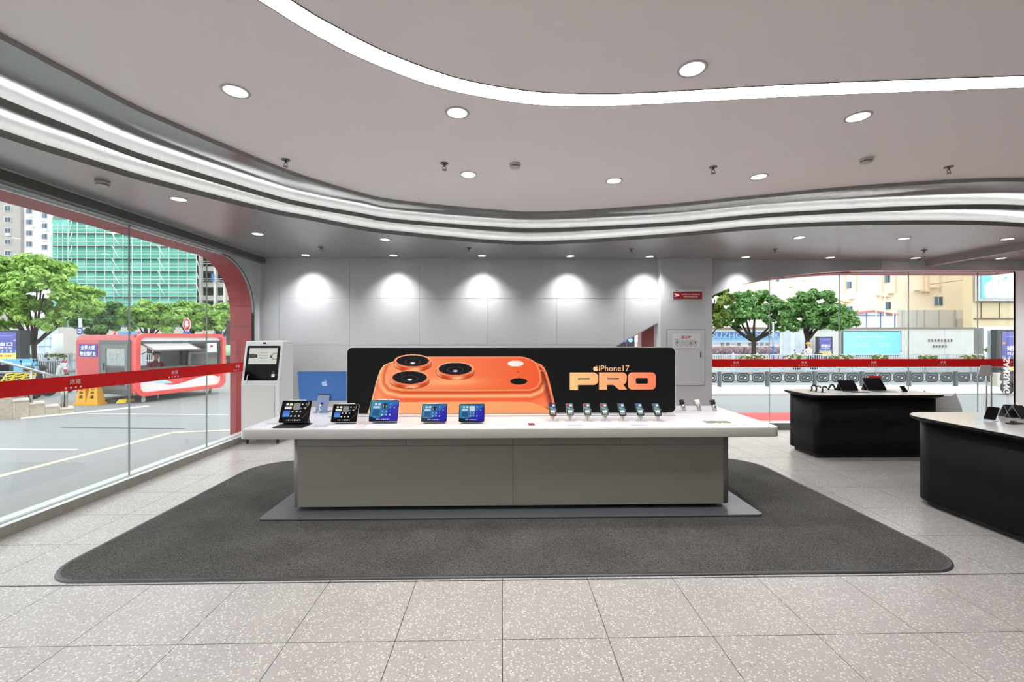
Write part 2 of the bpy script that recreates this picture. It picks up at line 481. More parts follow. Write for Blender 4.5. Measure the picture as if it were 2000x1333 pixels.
# left wall: arch panel by the corner, and wall behind the camera
R = .86; JY, HZ = 7.645, 2.99
arch = [(JY - R + R * math.sin(a), HZ - R + R * math.cos(a)) for a in [math.pi / 2 * i / 14 for i in range(15)]]
poly = [(-4.1, HZ)] + arch + [(JY, 0.1), (7.84, 0.1), (7.84, Z3), (-4.1, Z3)]
wall_left = struct(MB().prism(poly, -4.37, -4.335, 'x').build('wall_left', M('arch_white', (236, 236, 238), .45)))
MB().box(-4.42, -4.30, YB, -4.1, 0, Z3).build('wall_panel', PANEL, wall_left)

# ------------------------------------------------------------------ red portal frames outside the glass
def portal(name, path, d, y0, y1, axis):
    out = []
    for i, p in enumerate(path):
        a, b = path[max(i - 1, 0)], path[min(i + 1, len(path) - 1)]
        t = Vector((b[0] - a[0], b[1] - a[1])).normalized()
        out.append((p[0] - t.y * d, p[1] + t.x * d))
    mb = MB()
    n = len(path)
    def P(q, t): return (q[0], t, q[1]) if axis == 'y' else (t, q[0], q[1])
    for A, B in (((path, y0), (path, y1)), ((out, y0), (out, y1)), ((path, y0), (out, y0)), ((path, y1), (out, y1))):
        mb.strip([P(q, A[1]) for q in A[0]], [P(q, B[1]) for q in B[0]])
    return mb
lp = [(-4.1, HZ)] + [(-4.1 + i * .5, HZ) for i in range(1, 21)] + arch + [(JY, 1.9), (JY, GZ)]
red_l = struct(portal('f', lp, .35, -4.74, -4.375, 'x').build('trim_1', RED)); red_l['label'] = 'red portal frame around the left shop window'
MB().box(-4.745, -4.374, JY - .003, JY, 1.885, 1.90).build('seam', M('red_seam', (110, 40, 42), .5), red_l)
MB().box(-4.745, -4.374, 5.2, 5.206, HZ - .002, HZ).build('seam', M('red_seam'), red_l)
edge = [(JY - .86 + (R - .0) * math.sin(a), HZ - R + R * math.cos(a)) for a in [math.pi / 2 * i / 14 for i in range(15)]] + [(JY, 1.2), (JY, .12)]
portal('f', edge, .012, -4.375, -4.325, 'x').build('gasket', DARK, red_l)
rp_ = [(p[0], p[1]) for p in OC] + [(9.9, 2.955)]
red_r = struct(portal('f', rp_, .25, 8.13, 8.50, 'y').build('trim_2', RED)); red_r['label'] = 'red portal frame around the right shop window'

xa_, xb_ = W(1253, 660, Y=8.3).x, W(1278, 660, Y=8.3).x
struct(MB().box(xa_, xb_, 8.3, 8.55, GZ, 2.6).build('trim_8', M('portal_pink', (176, 96, 96), .4)))
# ------------------------------------------------------------------ glazing
# left window
win_l = bpy.data.objects.new('window_1', None); link(win_l); win_l['kind'] = 'structure'
yj = [-4.14, -2.82, -1.50, -.18, 1.14, 2.46, 3.78, 5.10, 6.41, 7.73]
for a, b in zip(yj[:-1], yj[1:]):
    MB().box(-4.318, -4.306, a + .004, b - .004, .095, 3.03).build('glass_pane', GLASS, win_l)
for y in yj[1:-1]:
    MB().box(-4.320, -4.304, y - .004, y + .004, .095, 3.03).build('silicone_joint', GASKET, win_l)
sill_l = struct(MB().box(-4.46, -4.226, -4.2, WY, GZ, .097).build('trim_3', M('sill_stone', (150, 146, 138), 0.5, var=.12, vscale=14)))
MB().box(-4.46, -4.222, -4.2, WY, .097, .101).build('sill_cap', M('sill_cap', (212, 214, 212), .3), sill_l)
MB().box(-4.335, -4.29, -4.2, 7.74, .101, .106).build('glazing_channel', GASKET, sill_l)
pel = struct(MB().box(-4.30, -4.20, YB, WY - .02, 3.025, Z3 + .01).build('trim_4', PELMET_SHADE))
MB().box(-4.205, -4.192, YB, WY - .02, Z3 - .008, Z3 + .0).build('edge_trim', ALU, pel)
MB().box(-4.34, -4.285, YB, WY - .02, 3.012, 3.024).build('glazing_track', ALU, pel)
MB().box(-4.205, -4.19, WY - .045, WY - .02, 3.03, Z3).build('end_trim', ALU, pel)
# right window
win_r = bpy.data.objects.new('window_2', None); link(win_r); win_r['kind'] = 'structure'
xj = [1.60, 2.33, 3.70, 5.04, 6.38, 7.72, 9.07, 9.74]
for a, b in zip(xj[:-1], xj[1:]):
    MB().box(a + .004, b - .004, 8.05, 8.062, .095, 2.99).build('glass_pane', GLASS, win_r)
for x in xj[1:-1]:
    MB().box(x - .005, x + .005, 8.048, 8.064, .095, 2.99).build('silicone_joint', GASKET, win_r)
sill_r = struct(MB().box(1.6, 9.74, 7.99, 8.2, GZ, .097).build('trim_5', M('sill_stone')))
MB().box(1.6, 9.74, 7.985, 8.2, .097, .101).build('sill_cap', M('sill_cap'), sill_r)
pel2 = struct(MB().box(6.6, XR, 7.90, 8.1, 2.96, Z3 + .01).build('trim_6', M('pelmet_grey2', (128, 126, 122), .4)))
MB().box(6.6, XR, 7.89, 7.905, Z3 - .006, Z3).build('edge_trim', ALU, pel2)
MB().box(6.6, XR, 8.02, 8.08, 2.945, 2.96).build('glazing_track', ALU, pel2)
beam = struct(MB().box(7.82, 7.93, 5.0, 7.90, 3.02, Z3 + .005).build('trim_7', M('beam_grey', (160, 158, 156), .4)))

# ------------------------------------------------------------------ film bands with shop mark (reads from the street)
GREYM = M('film_mark', (238, 225, 222), .5)
def shop_mark(par, o, right, up, s=1.0):
    """two characters and the small line under them; 'right' is reading direction seen from outside"""
    r, u = Vector(right), Vector(up)
    text('shop_name', '京东', GREYM, par, Vector(o) + u * .012 * s - r * .02 * s, r, u, w=.115 * s, h=.05 * s, bold=.01)
    for k in range(4):
        c = Vector(o) + r * (-.085 + .05 * k + .01) * s - u * .045 * s
        q = .009 * s
        MB().add([c - r * q - u * q, c + r * q - u * q, c + r * q + u * q, c - r * q + u * q], [(0, 1, 2, 3)]).build('small_character', GREYM, par)
fl = MB()
zt = lambda y: 1.325 - (y - 3.6) * .0088
Ysl = [0.2, 7.725]
fl.add([(-4.3035, Ysl[0], zt(Ysl[0]) - .145), (-4.3035, Ysl[1], zt(Ysl[1]) - .145), (-4.3035, Ysl[1], zt(Ysl[1])), (-4.3035, Ysl[0], zt(Ysl[0])),
        (-4.305, Ysl[0], zt(Ysl[0]) - .145), (-4.305, Ysl[1], zt(Ysl[1]) - .145), (-4.305, Ysl[1], zt(Ysl[1])), (-4.305, Ysl[0], zt(Ysl[0]))],
       [(0, 1, 2, 3), (4, 5, 6, 7), (3, 2, 6, 7), (0, 1, 5, 4)])
film_l = tag(fl.build('window_film_band', FILM), 'long red film band with white shop marks across the left window', 'film band')
for u in (142, 338, 462):
    p = W(u, 740, X=-4.31); yy = p.y
    shop_mark(film_l, (-4.3025, yy, zt(yy) - .0725), (0, -1, 0), (0, 0, 1))
zr0, zr1 = W(1391, 717.5, Y=8.05).z, W(1391, 702, Y=8.05).z
film_r = tag(MB().box(3.70, XR - 1.4, 8.046, 8.0475, zr0, zr1).build('window_film_band', FILM), 'straight red film band with white shop marks across the right window', 'film band')
MB().box(3.70, 9.74, 8.0462, 8.0476, zr0 - .012, zr0 - .001).build('white_edge', WPRINT, film_r)
for u in (1436, 1569, 1705, 1841, 1977):
    p = W(u, 709, Y=8.04)
    shop_mark(film_r, (p.x, 8.0455, (zr0 + zr1) / 2), (-1, 0, 0), (0, 0, 1), .95)
# sideways brand lettering on the right glass, facing the street
p = W(1966, 735, Y=8.044)
let = text('glass_lettering', 'SAMSUNG', M('white_vinyl', (250, 250, 250), .5, emit=(255, 255, 255), es=.6), None, (p.x, 8.044, p.z), (0, 0, -1), (-1, 0, 0), w=.66, h=.125, bold=.02)  # unlit vinyl, brightened by a glow put into its material
tag(let, 'white vinyl letters running down the glass beside the white column', 'lettering')

# ------------------------------------------------------------------ ceiling fittings
pairs = [((508, 0), (568.6, 0)), ((597.5, 56), (650, 48.7)), ((702.5, 111), (740, 95.6)), ((826, 160), (826, 130.5)), ((912.5, 182.6), (912.5, 157.5)),
         ((1025, 201), (1025, 177)), ((1115, 206), (1115, 183)), ((1250, 203), (1250, 182)), ((1575, 186), (1575, 164)), ((2000, 169.6), (2000, 148))]
A = [W(*a, z=Z0) for a, b in pairs]; B = [W(*b, z=Z0) for a, b in pairs]
dA = (A[0] - A[1]).normalized()
A = [A[0] * 1 + Vector((-.55, 0, 0)) + Vector((0, k - A[0].y, 0)) for k in (-4.2, -2.0, .2)] + [A[0] + dA * .9] + A + [A[-1] + (A[-1] - A[-2]) * 1.0]  # unseen arm behind the camera, lengthened to brighten floor and ceiling
B = [B[0] * 1 + Vector((-.55, 0, 0)) + Vector((0, k - B[0].y, 0)) for k in (-4.2, -2.0, .2)] + [B[0] + dA * .9] + B + [B[-1] + (B[-1] - B[-2]) * 1.0]
A, B = catmull(A, 5), catmull(B, 5)
strip_root = thing('linear_ceiling_light', 'long curved glowing white light band set in the white ceiling', 'ceiling light', (0, 0, 0))
MB().strip(at_z(A, Z0 - .003), at_z(B, Z0 - .003)).build('diffuser', emat('strip_diffuser', (255, 253, 250), STRIP_E), strip_root)
for C, sgn in ((A, 1), (B, -1)):
    C2 = offset_curve(C, .007 * sgn)
    MB().strip(at_z(C, Z0 - .004), at_z(C2, Z0 - .004)).strip(at_z(C2, Z0 - .004), at_z(C2, Z0)).strip(at_z(C, Z0 - .004), at_z(C, Z0)).build('edge_profile', M('strip_edge', (90, 90, 90), .5), strip_root)

ring_mesh = MB().lathe([(.092, 0), (.092, -.004), (.086, -.008), (.074, -.006), (.072, 0)], 28, cap=False).mesh('trim_ring', M('downlight_ring', (196, 194, 192), .4))
disc_mesh = MB().lathe([(.0735, -.003), (.0735, -.0045)], 28).mesh('diffuser', emat('downlight_face', (255, 255, 255), 4.0))
def downlight(u, v, z, label, s=1.0, power=1.0, cone=130, blend=.9):
    p = W(u, v, z=z)
    r = thing('ceiling_downlight', label, 'downlight', p, 0, 'recessed ceiling downlights'); r.scale = (s, s, s)
    for nm, me in (('trim_ring', ring_mesh), ('diffuser', disc_mesh)):
        link(bpy.data.objects.new(nm, me), r)
    ld = bpy.data.lights.new('lamp', 'SPOT'); ld.energy = SPOT_W * power; ld.spot_size = math.radians(cone); ld.spot_blend = blend
    ld.shadow_soft_size = .06; ld.color = (1.0, .995, .99)
    lo = bpy.data.objects.new('lamp', ld); lo.location = (0, 0, -.03); link(lo, r)
    return r
for u, v, lab in ((460, 178, 'downlight in the white ceiling left of the curved light band'), (893, 220, 'downlight just below the bend of the curved light band'),
                  (1352, 134, 'large downlight above the curved light band, inside its bend'), (1676, 228, 'downlight in the white ceiling under the right arm of the light band'),
                  (915, 341, 'downlight in the white ceiling beside the middle smoke detector'), (1199, 353, 'downlight alone over the product name on the black light box'),
                  (1482, 345, 'downlight in the white ceiling between sprinkler and right smoke detector')):
    downlight(u, v, Z0, lab)
for u, v, lab in ((349, 389, 'downlight in the grey left soffit beside the smoke detector'), (503, 457, 'downlight in the grey soffit near the arch of the red frame'),
                  (752, 468, 'downlight alone on the grey soffit just under the cove, left of centre'), (1561, 464, 'first downlight of the front row over the right window'),
                  (1765, 466, 'second downlight of the front row over the right window'), (1967, 467, 'third downlight of the front row over the right window')):
    downlight(u, v, Z3, lab, s=.88, power=.6)
ordw = ('leftmost', 'second', 'middle', 'fourth', 'rightmost')
for k, (u, v) in enumerate(((596, 498), (770, 500), (942, 502), (1113, 501.5), (1282, 502.5))):
    p = W(u, v, z=Z3)
    r = downlight(u, v, Z3, '%s of the five downlights washing the white back wall' % ordw[k], s=.85, power=1.9, cone=110, blend=1.0)
    r.location = (p.x - (.14 if k == 4 else 0), WY - .30, Z3)
for u, v, lab in ((1449, 505, 'downlight against the wall just right of the pier'), (1614, 505, 'downlight by the wall near the top of the arched window edge'),
                  (1778, 506, 'downlight by the glass left of the grey ceiling beam'), (1940, 507, 'downlight beyond the grey ceiling beam at far right')):
    p = W(u, v, z=Z3)
    r = downlight(u, v, Z3, lab, s=.85, power=1.3, cone=108, blend=1.0)
    r.location = (p.x, min(p.y, WY - .27), Z3)

def sprinkler(u, v, z, lab, s=1.0):
    r = thing('fire_sprinkler', lab, 'sprinkler', W(u, v, z=z), 0, 'ceiling sprinklers'); r.scale = (s, s, s)
    MB().lathe([(.034, 0), (.034, -.004), (.028, -.009)], 18).build('escutcheon', M('chrome_dull', (120, 116, 110), .3, metal=.9), r)
    MB().tube([(0, 0, -.008), (0, 0, -.03)], .009, 8).build('neck', M('chrome_dull'), r)
    MB().tube([(-.012, 0, -.028), (-.014, 0, -.042), (-.006, 0, -.056)], .003, 6).tube([(.012, 0, -.028), (.014, 0, -.042), (.006, 0, -.056)], .003, 6).build('yoke', M('chrome_dull'), r)
    MB().lathe([(.018, -.056), (.02, -.059)], 14).build('deflector', M('chrome_dull'), r)
for u, v, lab in ((558, 312, 'sprinkler in the white ceiling nearest the left cove edge'), (868, 319, 'sprinkler in the white ceiling left of the middle smoke detector'),
                  (1393, 326, 'sprinkler in the white ceiling right of centre'), (1853, 326, 'sprinkler in the white ceiling at the far right')):
    sprinkler(u, v, Z0, lab, 1.15)
for u, v, lab in ((627, 483, 'small sprinkler in the grey soffit, leftmost over the back wall'), (915, 484.5, 'small sprinkler in the grey soffit over the middle of the back wall'),
                  (1233, 486.5, 'small sprinkler in the grey soffit left of the pier'), (1513, 487, 'small sprinkler in the grey soffit right of the pier'),
                  (1805, 489, 'small sprinkler in the grey soffit over the right window')):
    sprinkler(u, v, Z3, lab, 1.25)
def detector(u, v, z, lab):
    r = thing('smoke_detector', lab, 'smoke detector', W(u, v, z=z), 0, 'ceiling smoke detectors')
    b = M('detector_plastic', (196, 190, 184), .5)
    MB().lathe([(.055, 0), (.055, -.018), (.05, -.024)], 24).build('base', b, r)
    MB().lathe([(.046, -.022), (.046, -.034)], 24).build('vent_band', M('detector_slot', (50, 48, 46), .7), r)
    mb = MB()
    for k in range(16):
        a = 2 * math.pi * k / 16
        mb.box(-.0465, .0465, -.002, .002, -.034, -.022) if k == 0 else mb.tube([(.046 * math.cos(a), .046 * math.sin(a), -.022), (.046 * math.cos(a), .046 * math.sin(a), -.034)], .0035, 5)
    mb.build('vent_ribs', b, r)
    MB().lathe([(.05, -.034), (.046, -.040), (.02, -.046)], 24).build('cap', b, r)
detector(1006, 320, Z0, 'smoke detector in the white ceiling near the middle'); detector(1692, 310, Z0, 'smoke detector in the white ceiling at the right')
detector(200, 355, Z3, 'smoke detector in the grey soffit over the left window')

# ------------------------------------------------------------------ main display counter
CX = .11
TOP = .86
GREIGE = M('counter_grey', (132, 127, 119), 0.32, var=.015, vscale=3)
SLABM = M('counter_slab', (176, 172, 166), 0.3)
SLABTOP = M('counter_top', (238, 235, 238), 0.22)
counter = thing('display_counter', 'long pale grey display counter with wide white top on dark plinth plate', 'counter', (CX, 4.2, 0))
bx0, bx1, by1 = -2.14, 2.14, .87
MB().prism(rrect(bx0, bx1, .004, by1, .075, 8), .07, .768, 'z', True).build('body', GREIGE, counter)
MB().box(bx0 + .1, bx1 - .1, .1, by1 - .1, .03, .07).build('toe_kick', M('toe_dark', (30, 30, 30), .6), counter)
def bxp(u): return W(u, 930, Y=4.2).x - CX
xs5 = [bxp(u) for u in (581, 793, 1002, 1211, 1413)]
zsm = W(1002, 870, Y=4.2).z
for a, b in zip(xs5[:-1], xs5[1:]):
    MB().box(a + .0018, b - .0018, -.004, .01, zsm + .002, .767).build('drawer_front', GREIGE, counter, bevel=.001, seg=1)
for a, b in ((xs5[0], xs5[2]), (xs5[2], xs5[4])):
    MB().box(a + .0018, b - .0018, -.004, .01, .072, zsm - .002).build('front_panel', GREIGE, counter, bevel=.001, seg=1)
MB().prism(rrect(-2.505, 2.505, -.20, 1.08, .07, 8), .768, TOP - .004, 'z', True).build('slab', SLABM, counter, bevel=.006)
MB().prism(rrect(-2.50, 2.50, -.195, 1.075, .068, 8), TOP - .004, TOP, 'z').build('top_surface', SLABTOP, counter)
MB().prism(rrect(-2.36, 2.36, -.17, 1.04, .05, 8), .014, .03, 'z', True).build('plinth_plate', M('plinth_grey', (104, 105, 110), .32, metal=.3), counter, bevel=.003)
# raised back step of the worktop
MB().box(-1.95, 1.75, .40, .46, TOP, TOP + .004).build('cable_rail', M('rail_grey', (170, 168, 170), .4), counter)

# ------------------------------------------------------------------ carpet mat
mat_root = thing('floor_mat', 'large charcoal carpet mat with rounded corners and rubber rim under the counter', 'mat', (0, 0, 0))
def mat_carpet():
    m = bpy.data.materials.new('carpet'); m.use_nodes = True
    n, l = m.node_tree.nodes, m.node_tree.links; b = n['Principled BSDF']
    g = n.new('ShaderNodeNewGeometry')
    t = n.new('ShaderNodeTexNoise'); t.inputs['Scale'].default_value = 170; t.inputs['Detail'].default_value = 3
    t2 = n.new('ShaderNodeTexNoise'); t2.inputs['Scale'].default_value = 2.2; t2.inputs['Detail'].default_value = 6
    l.new(g.outputs['Position'], t.inputs['Vector']); l.new(g.outputs['Position'], t2.inputs['Vector'])
    r = n.new('ShaderNodeValToRGB'); r.color_ramp.elements[0].position = .36; r.color_ramp.elements[1].position = .66
    r.color_ramp.elements[0].color = rgb(46, 45, 44); r.color_ramp.elements[1].color = rgb(112, 110, 107)
    l.new(t.outputs['Fac'], r.inputs['Fac'])
    r2 = n.new('ShaderNodeValToRGB'); r2.color_ramp.elements[0].position = .35; r2.color_ramp.elements[1].position = .7
    r2.color_ramp.elements[0].color = (.82, .82, .82, 1); r2.color_ramp.elements[1].color = (1.08, 1.08, 1.08, 1)
    l.new(t2.outputs['Fac'], r2.inputs['Fac'])
    mx = n.new('ShaderNodeMix'); mx.data_type = 'RGBA'; mx.blend_type = 'MULTIPLY'; mx.inputs['Factor'].default_value = 1
    l.new(r.outputs['Color'], mx.inputs['A']); l.new(r2.outputs['Color'], mx.inputs['B']); l.new(mx.outputs['Result'], b.inputs['Base Color'])
    bp = n.new('ShaderNodeBump'); bp.inputs['Strength'].default_value = .5; bp.inputs['Distance'].default_value = .004
    l.new(t.outputs['Fac'], bp.inputs['Height']); l.new(bp.outputs['Normal'], b.inputs['Normal'])
    b.inputs['Roughness'].default_value = .95; b.inputs['Specular IOR Level'].default_value = .1
    return m
CARPET = mat_carpet()
mx0, mx1, my0, my1, mr = -3.28, 3.46, 3.055, 6.02, .48
def mrect(i, n=14):
    pts = []
    for cx, cy, a0, r in ((mx1 - .32, my0 + .32, -90, .32), (mx1 - .52, my1 - .52, 0, .52), (mx0 + .52, my1 - .52, 90, .52), (mx0 + .32, my0 + .32, 180, .32)):
        pts += [(cx + (r - i) * math.cos(math.radians(a0 + 90 * k / n)), cy + (r - i) * math.sin(math.radians(a0 + 90 * k / n))) for k in range(n + 1)]
    return pts
MB().prism(mrect(.022), .001, .010, 'z').build('carpet', CARPET, mat_root)
mb = MB()
outr, inr = mrect(0), mrect(.03)
mid = mrect(.012)
rings = [[(x, y, .001) for x, y in outr], [(x, y, .008) for x, y in mrect(.003)], [(x, y, .014) for x, y in mid], [(x, y, .0105) for x, y in inr]]
for a, b in zip(rings[:-1], rings[1:]):
    mb.strip(a + [a[0]], b + [b[0]])
mb.build('rubber_rim', M('rubber_rim', (62, 62, 66), .4), mat_root)

# ------------------------------------------------------------------ illuminated light box with the phone picture
LBY = 4.755
def LB(u, v): return W(u, v, Y=LBY)
lx0, lx1 = LB(677, 740).x, LB(1320, 740).x
lz0, lz1 = TOP + .006, LB(1000, 678.3).z
lb = thing('light_box', 'wide black light box with orange phone picture standing on the counter', 'light box', (0, LBY, 0))
MB().prism(rrect(lx0, lx1, lz0, lz1, .058, 10), .002, .055, 'y', True).build('case', M('lightbox_edge', (226, 226, 228), .35), lb)
BLK = M('lightbox_black', (10, 10, 10), .55, emit=(12, 12, 12), es=1.0, spec=.12)
MB().prism(rrect(lx0 + .006, lx1 - .006, lz0 + .006, lz1 - .006, .054, 10), 0, .003, 'y').build('black_print', BLK, lb)
MB().box(lx0 + .1, lx1 - .1, .0, .05, TOP, lz0 + .004).build('base_rail', M('lb_rail', (150, 150, 152), .4, metal=.4), lb)

def sd_poly(px, py, poly):
    """signed distance to a polygon, negative inside"""
    d = np.full(px.shape, 1e9); ins = np.zeros(px.shape, bool); n = len(poly)
    for i in range(n):
        x1, y1 = poly[i]; x2, y2 = poly[(i + 1) % n]
        ex, ey = x2 - x1, y2 - y1; wx, wy = px - x1, py - y1
        t = np.clip((wx * ex + wy * ey) / (ex * ex + ey * ey + 1e-9), 0, 1)
        d = np.minimum(d, np.hypot(wx - ex * t, wy - ey * t))
        c = ((y1 > py) != (y2 > py)) & (px < (x2 - x1) * (py - y1) / ((y2 - y1) + 1e-9) + x1)
        ins ^= c
    return np.where(ins, -d, d)
def smooth2d(pts, k=5):
    n = len(pts); out = []
    for i in range(n):
        p0, p1, p2, p3 = [np.array(pts[(i + j) % n], float) for j in (-1, 0, 1, 2)]
        for j in range(k):
            t = j / k
            out.append(tuple(.5 * (2 * p1 + (p2 - p0) * t + (2 * p0 - 5 * p1 + 4 * p2 - p3) * t * t + (3 * p1 - p0 - 3 * p2 + p3) * t ** 3)))
    return out
def mixc(a, b, t):
    t = np.clip(t, 0, 1)[..., None]
    return np.asarray(a, float) * (1 - t) + np.asarray(b, float) * t
def phone_art(U, V):
    px = 716 + U * 376; py = 811.5 - V * 124
    sil = [(717, 814), (724, 792), (730, 766), (737, 739), (742, 724.5), (749, 714.5), (760, 709.5), (775, 704), (795, 698), (816, 697), (1013, 697), (1025, 698.6), (1036, 702.5),
           (1047, 709.5), (1056, 713), (1063, 720), (1068, 731), (1073, 748), (1083, 791), (1088, 814)]
    plat = [(770, 706), (759, 718), (753.5, 736), (754, 750), (761, 759.5), (785, 765), (900, 765.5), (1034, 765), (1049, 759), (1055.5, 746), (1053, 728), (1047, 711), (1034, 702), (1013, 697.3), (816, 697.3)]
    ds = sd_poly(px, py, sil); dp = sd_poly(px, py, plat)
    out = np.tile(np.array([12., 12, 12]), (len(px), 1))
    base = mixc((255, 158, 108), (242, 96, 52), (px - 740) / 300)
    # slope round the camera plateau
    ring = base.copy()
    for d0, d1, c0, c1 in ((0, 2.2, (255, 176, 128), (226, 92, 44)), (2.2, 5, (226, 92, 44), (206, 72, 24)), (5, 11, (214, 82, 34), (255, 190, 138)), (11, 17, (255, 190, 138), (244, 104, 60)), (17, 24, (240, 92, 48), (250, 120, 76)), (24, 60, (250, 120, 76), (255, 150, 100))):
        k = (dp >= d0) & (dp < d1); ring[k] = mixc(c0, c1, (dp[k] - d0) / (d1 - d0))
    leftish = np.clip((790 - px) / 60, 0, 1)
    ring = ring * (1 - .45 * leftish[:, None]) + mixc((255, 196, 146), (252, 148, 100), (ds + 14) / 14) * (.45 * leftish[:, None])
    body = np.where((dp < 0)[:, None], base, ring)
    # glass back at the bottom
    gl = sd_poly(px, py, smooth2d([(712, 790), (760, 788.5), (900, 788), (1020, 788.5), (1046, 793), (1066, 802), (1078, 816), (1060, 840), (700, 840)], 3))
    body[gl < 0] = mixc((255, 176, 118), (252, 158, 98), (px[gl < 0] - 720) / 350)
    k = (gl >= 0) & (gl < .8) & (py < 790); body[k] = (228, 96, 50)
    # plateau shading: light near left, sheen under third lens
    k = dp < 0
    sh = np.exp(-((px - 880) / 60) ** 2 - ((py - 748) / 8) ** 2); body[k] = body[k] * (1 - .55 * sh[k, None]) + np.array([255, 205, 140]) * .55 * sh[k, None]
    k = (dp < 0) & (dp > -1.0); body[k] = (255, 150, 104)
    # dark right flank with bright rail
    fl_ = (px > 1046) & (dp > 3) & (gl > 0)
    t = np.clip((ds + 17) / 12, 0, 1)
    k = fl_ & (ds > -17) & (py < 806); body[k] = body[k] * (1 - t[k, None]) + np.array([112, 40, 26]) * t[k, None]
    k = fl_ & (ds > -5); body[k] = mixc((228, 96, 58), (255, 150, 108), (ds[k] + 5) / 4)
    k = (px > 1050) & (px < 1066) & (np.abs(py - (724 + (px - 1050) * .25)) < 1.2) & (ds < -1); body[k] = (240, 120, 80)
    k = (ds > -1.6) & (px < 900) & (py > 706); body[k] = (255, 200, 150)
    m = ds < 0; out[m] = body[m]
    # lenses
    for cx, cy, rx, ry, ro, rh, ex in ((805.5, 705.6, 31.5, 11.2, 36.5, 13.8, 7.5), (799.6, 739, 33.4, 12.8, 38.5, 15.3, 7), (888.3, 721.8, 32.4, 12.2, 37.4, 15, 7)):
        wall = np.zeros(len(px), bool)
        for e in np.linspace(0, ex, 9): wall |= ((px - cx) / ro) ** 2 + ((py - cy - 1 - e) / rh) ** 2 < 1
        s = .5 + .5 * np.sin((px - cx) / ro * 5.2 + 1.0)
        out[wall] = mixc((206, 66, 28), (255, 186, 140), s[wall])
        k = wall & ~((((px - cx) / (ro - .6)) ** 2 + ((py - cy - 1 - ex + .9) / rh) ** 2 < 1) | (py < cy)); out[k] = (92, 34, 18)
        k = ((px - cx) / ro) ** 2 + ((py - cy - .8) / rh) ** 2 < 1; out[k] = mixc((255, 182, 138), (240, 120, 78), (py[k] - cy + rh) / (2 * rh))
        r2 = ((px - cx) / rx) ** 2 + ((py - cy) / ry) ** 2
        k = r2 < 1; out[k] = mixc((14, 14, 16), (28, 28, 32), r2[k])
        k = ((px - cx) / (rx * .5)) ** 2 + ((py - cy - 2) / (ry * .5)) ** 2; kk = (k < 1) & (k > .75); out[kk] = (58, 60, 66)
        k = ((px - cx) / 5.5) ** 2 + ((py - cy - 4.2) / 2.4) ** 2 < 1; out[k] = (120, 122, 130)
        k = ((px - cx) / 3.4) ** 2 + ((py - cy - 4.8) / 1.5) ** 2 < 1; out[k] = (246, 246, 250)
    k = ((px - 1006.5) / 15.6) ** 2 + ((py - 711.5) / 5.9) ** 2 < 1; out[k] = mixc((255, 252, 246), (240, 226, 214), (px[k] - 990) / 40)
    k = ((px - 1012.6) / 16.6) ** 2 + ((py - 747.3) / 6.5) ** 2 < 1; out[k] = (12, 11, 12)
    k = ((px - 1010.5) / 1.8) ** 2 + ((py - 728.5) / 1.2) ** 2 < 1; out[k] = (190, 60, 30)
    return out
LBP = mat_vcol('lightbox_print', emit=1.0, diffuse=False, rough=.55, spec=.12)
a = LB(716, 740).x; b = LB(1092, 740).x
zb, ztp = LB(905, 811.5).z, LB(905, 687.5).z
raster('phone_picture', (a, -.0015, max(zb, lz0 + .004)), (b - a, 0, 0), (0, 0, ztp - max(zb, lz0 + .004)), 560, 186, phone_art, LBP, lb)
def mat_grad(name, c0, c1, xa, xb, es=1.0):
    m = bpy.data.materials.new(name); m.use_nodes = True
    n, l = m.node_tree.nodes, m.node_tree.links; b = n['Principled BSDF']
    t = n.new('ShaderNodeTexCoord'); s = n.new('ShaderNodeSeparateXYZ'); r = n.new('ShaderNodeValToRGB')
    mr = n.new('ShaderNodeMapRange'); mr.inputs['From Min'].default_value = xa; mr.inputs['From Max'].default_value = xb
    l.new(t.outputs['Object'], s.inputs['Vector']); l.new(s.outputs['X'], mr.inputs['Value']); l.new(mr.outputs['Result'], r.inputs['Fac'])
    b.inputs['Specular IOR Level'].default_value = .12; m.cycles.emission_sampling = 'NONE'
    r.color_ramp.elements[0].color = rgb(c0); r.color_ramp.elements[1].color = rgb(c1)
    l.new(r.outputs['Color'], b.inputs['Emission Color']); b.inputs['Emission Strength'].default_value = es
    b.inputs['Base Color'].default_value = (.02, .02, .02, 1)
    return m
GRAD = mat_grad('pro_gradient', (255, 204, 134), (255, 122, 88), LB(1113, 740).x, LB(1281, 740).x); GR2 = mat_grad('title_gradient', (255, 204, 156), (255, 182, 128), LB(1158, 740).x, LB(1230, 740).x)
def scl(pts): return [(p[0], -p[1]) for p in pts]
def arcp(cx, cy, r, a0, a1, n=6): return [(cx + r * math.cos(math.radians(a0 + (a1 - a0) * i / n)), cy + r * math.sin(math.radians(a0 + (a1 - a0) * i / n))) for i in range(n + 1)]
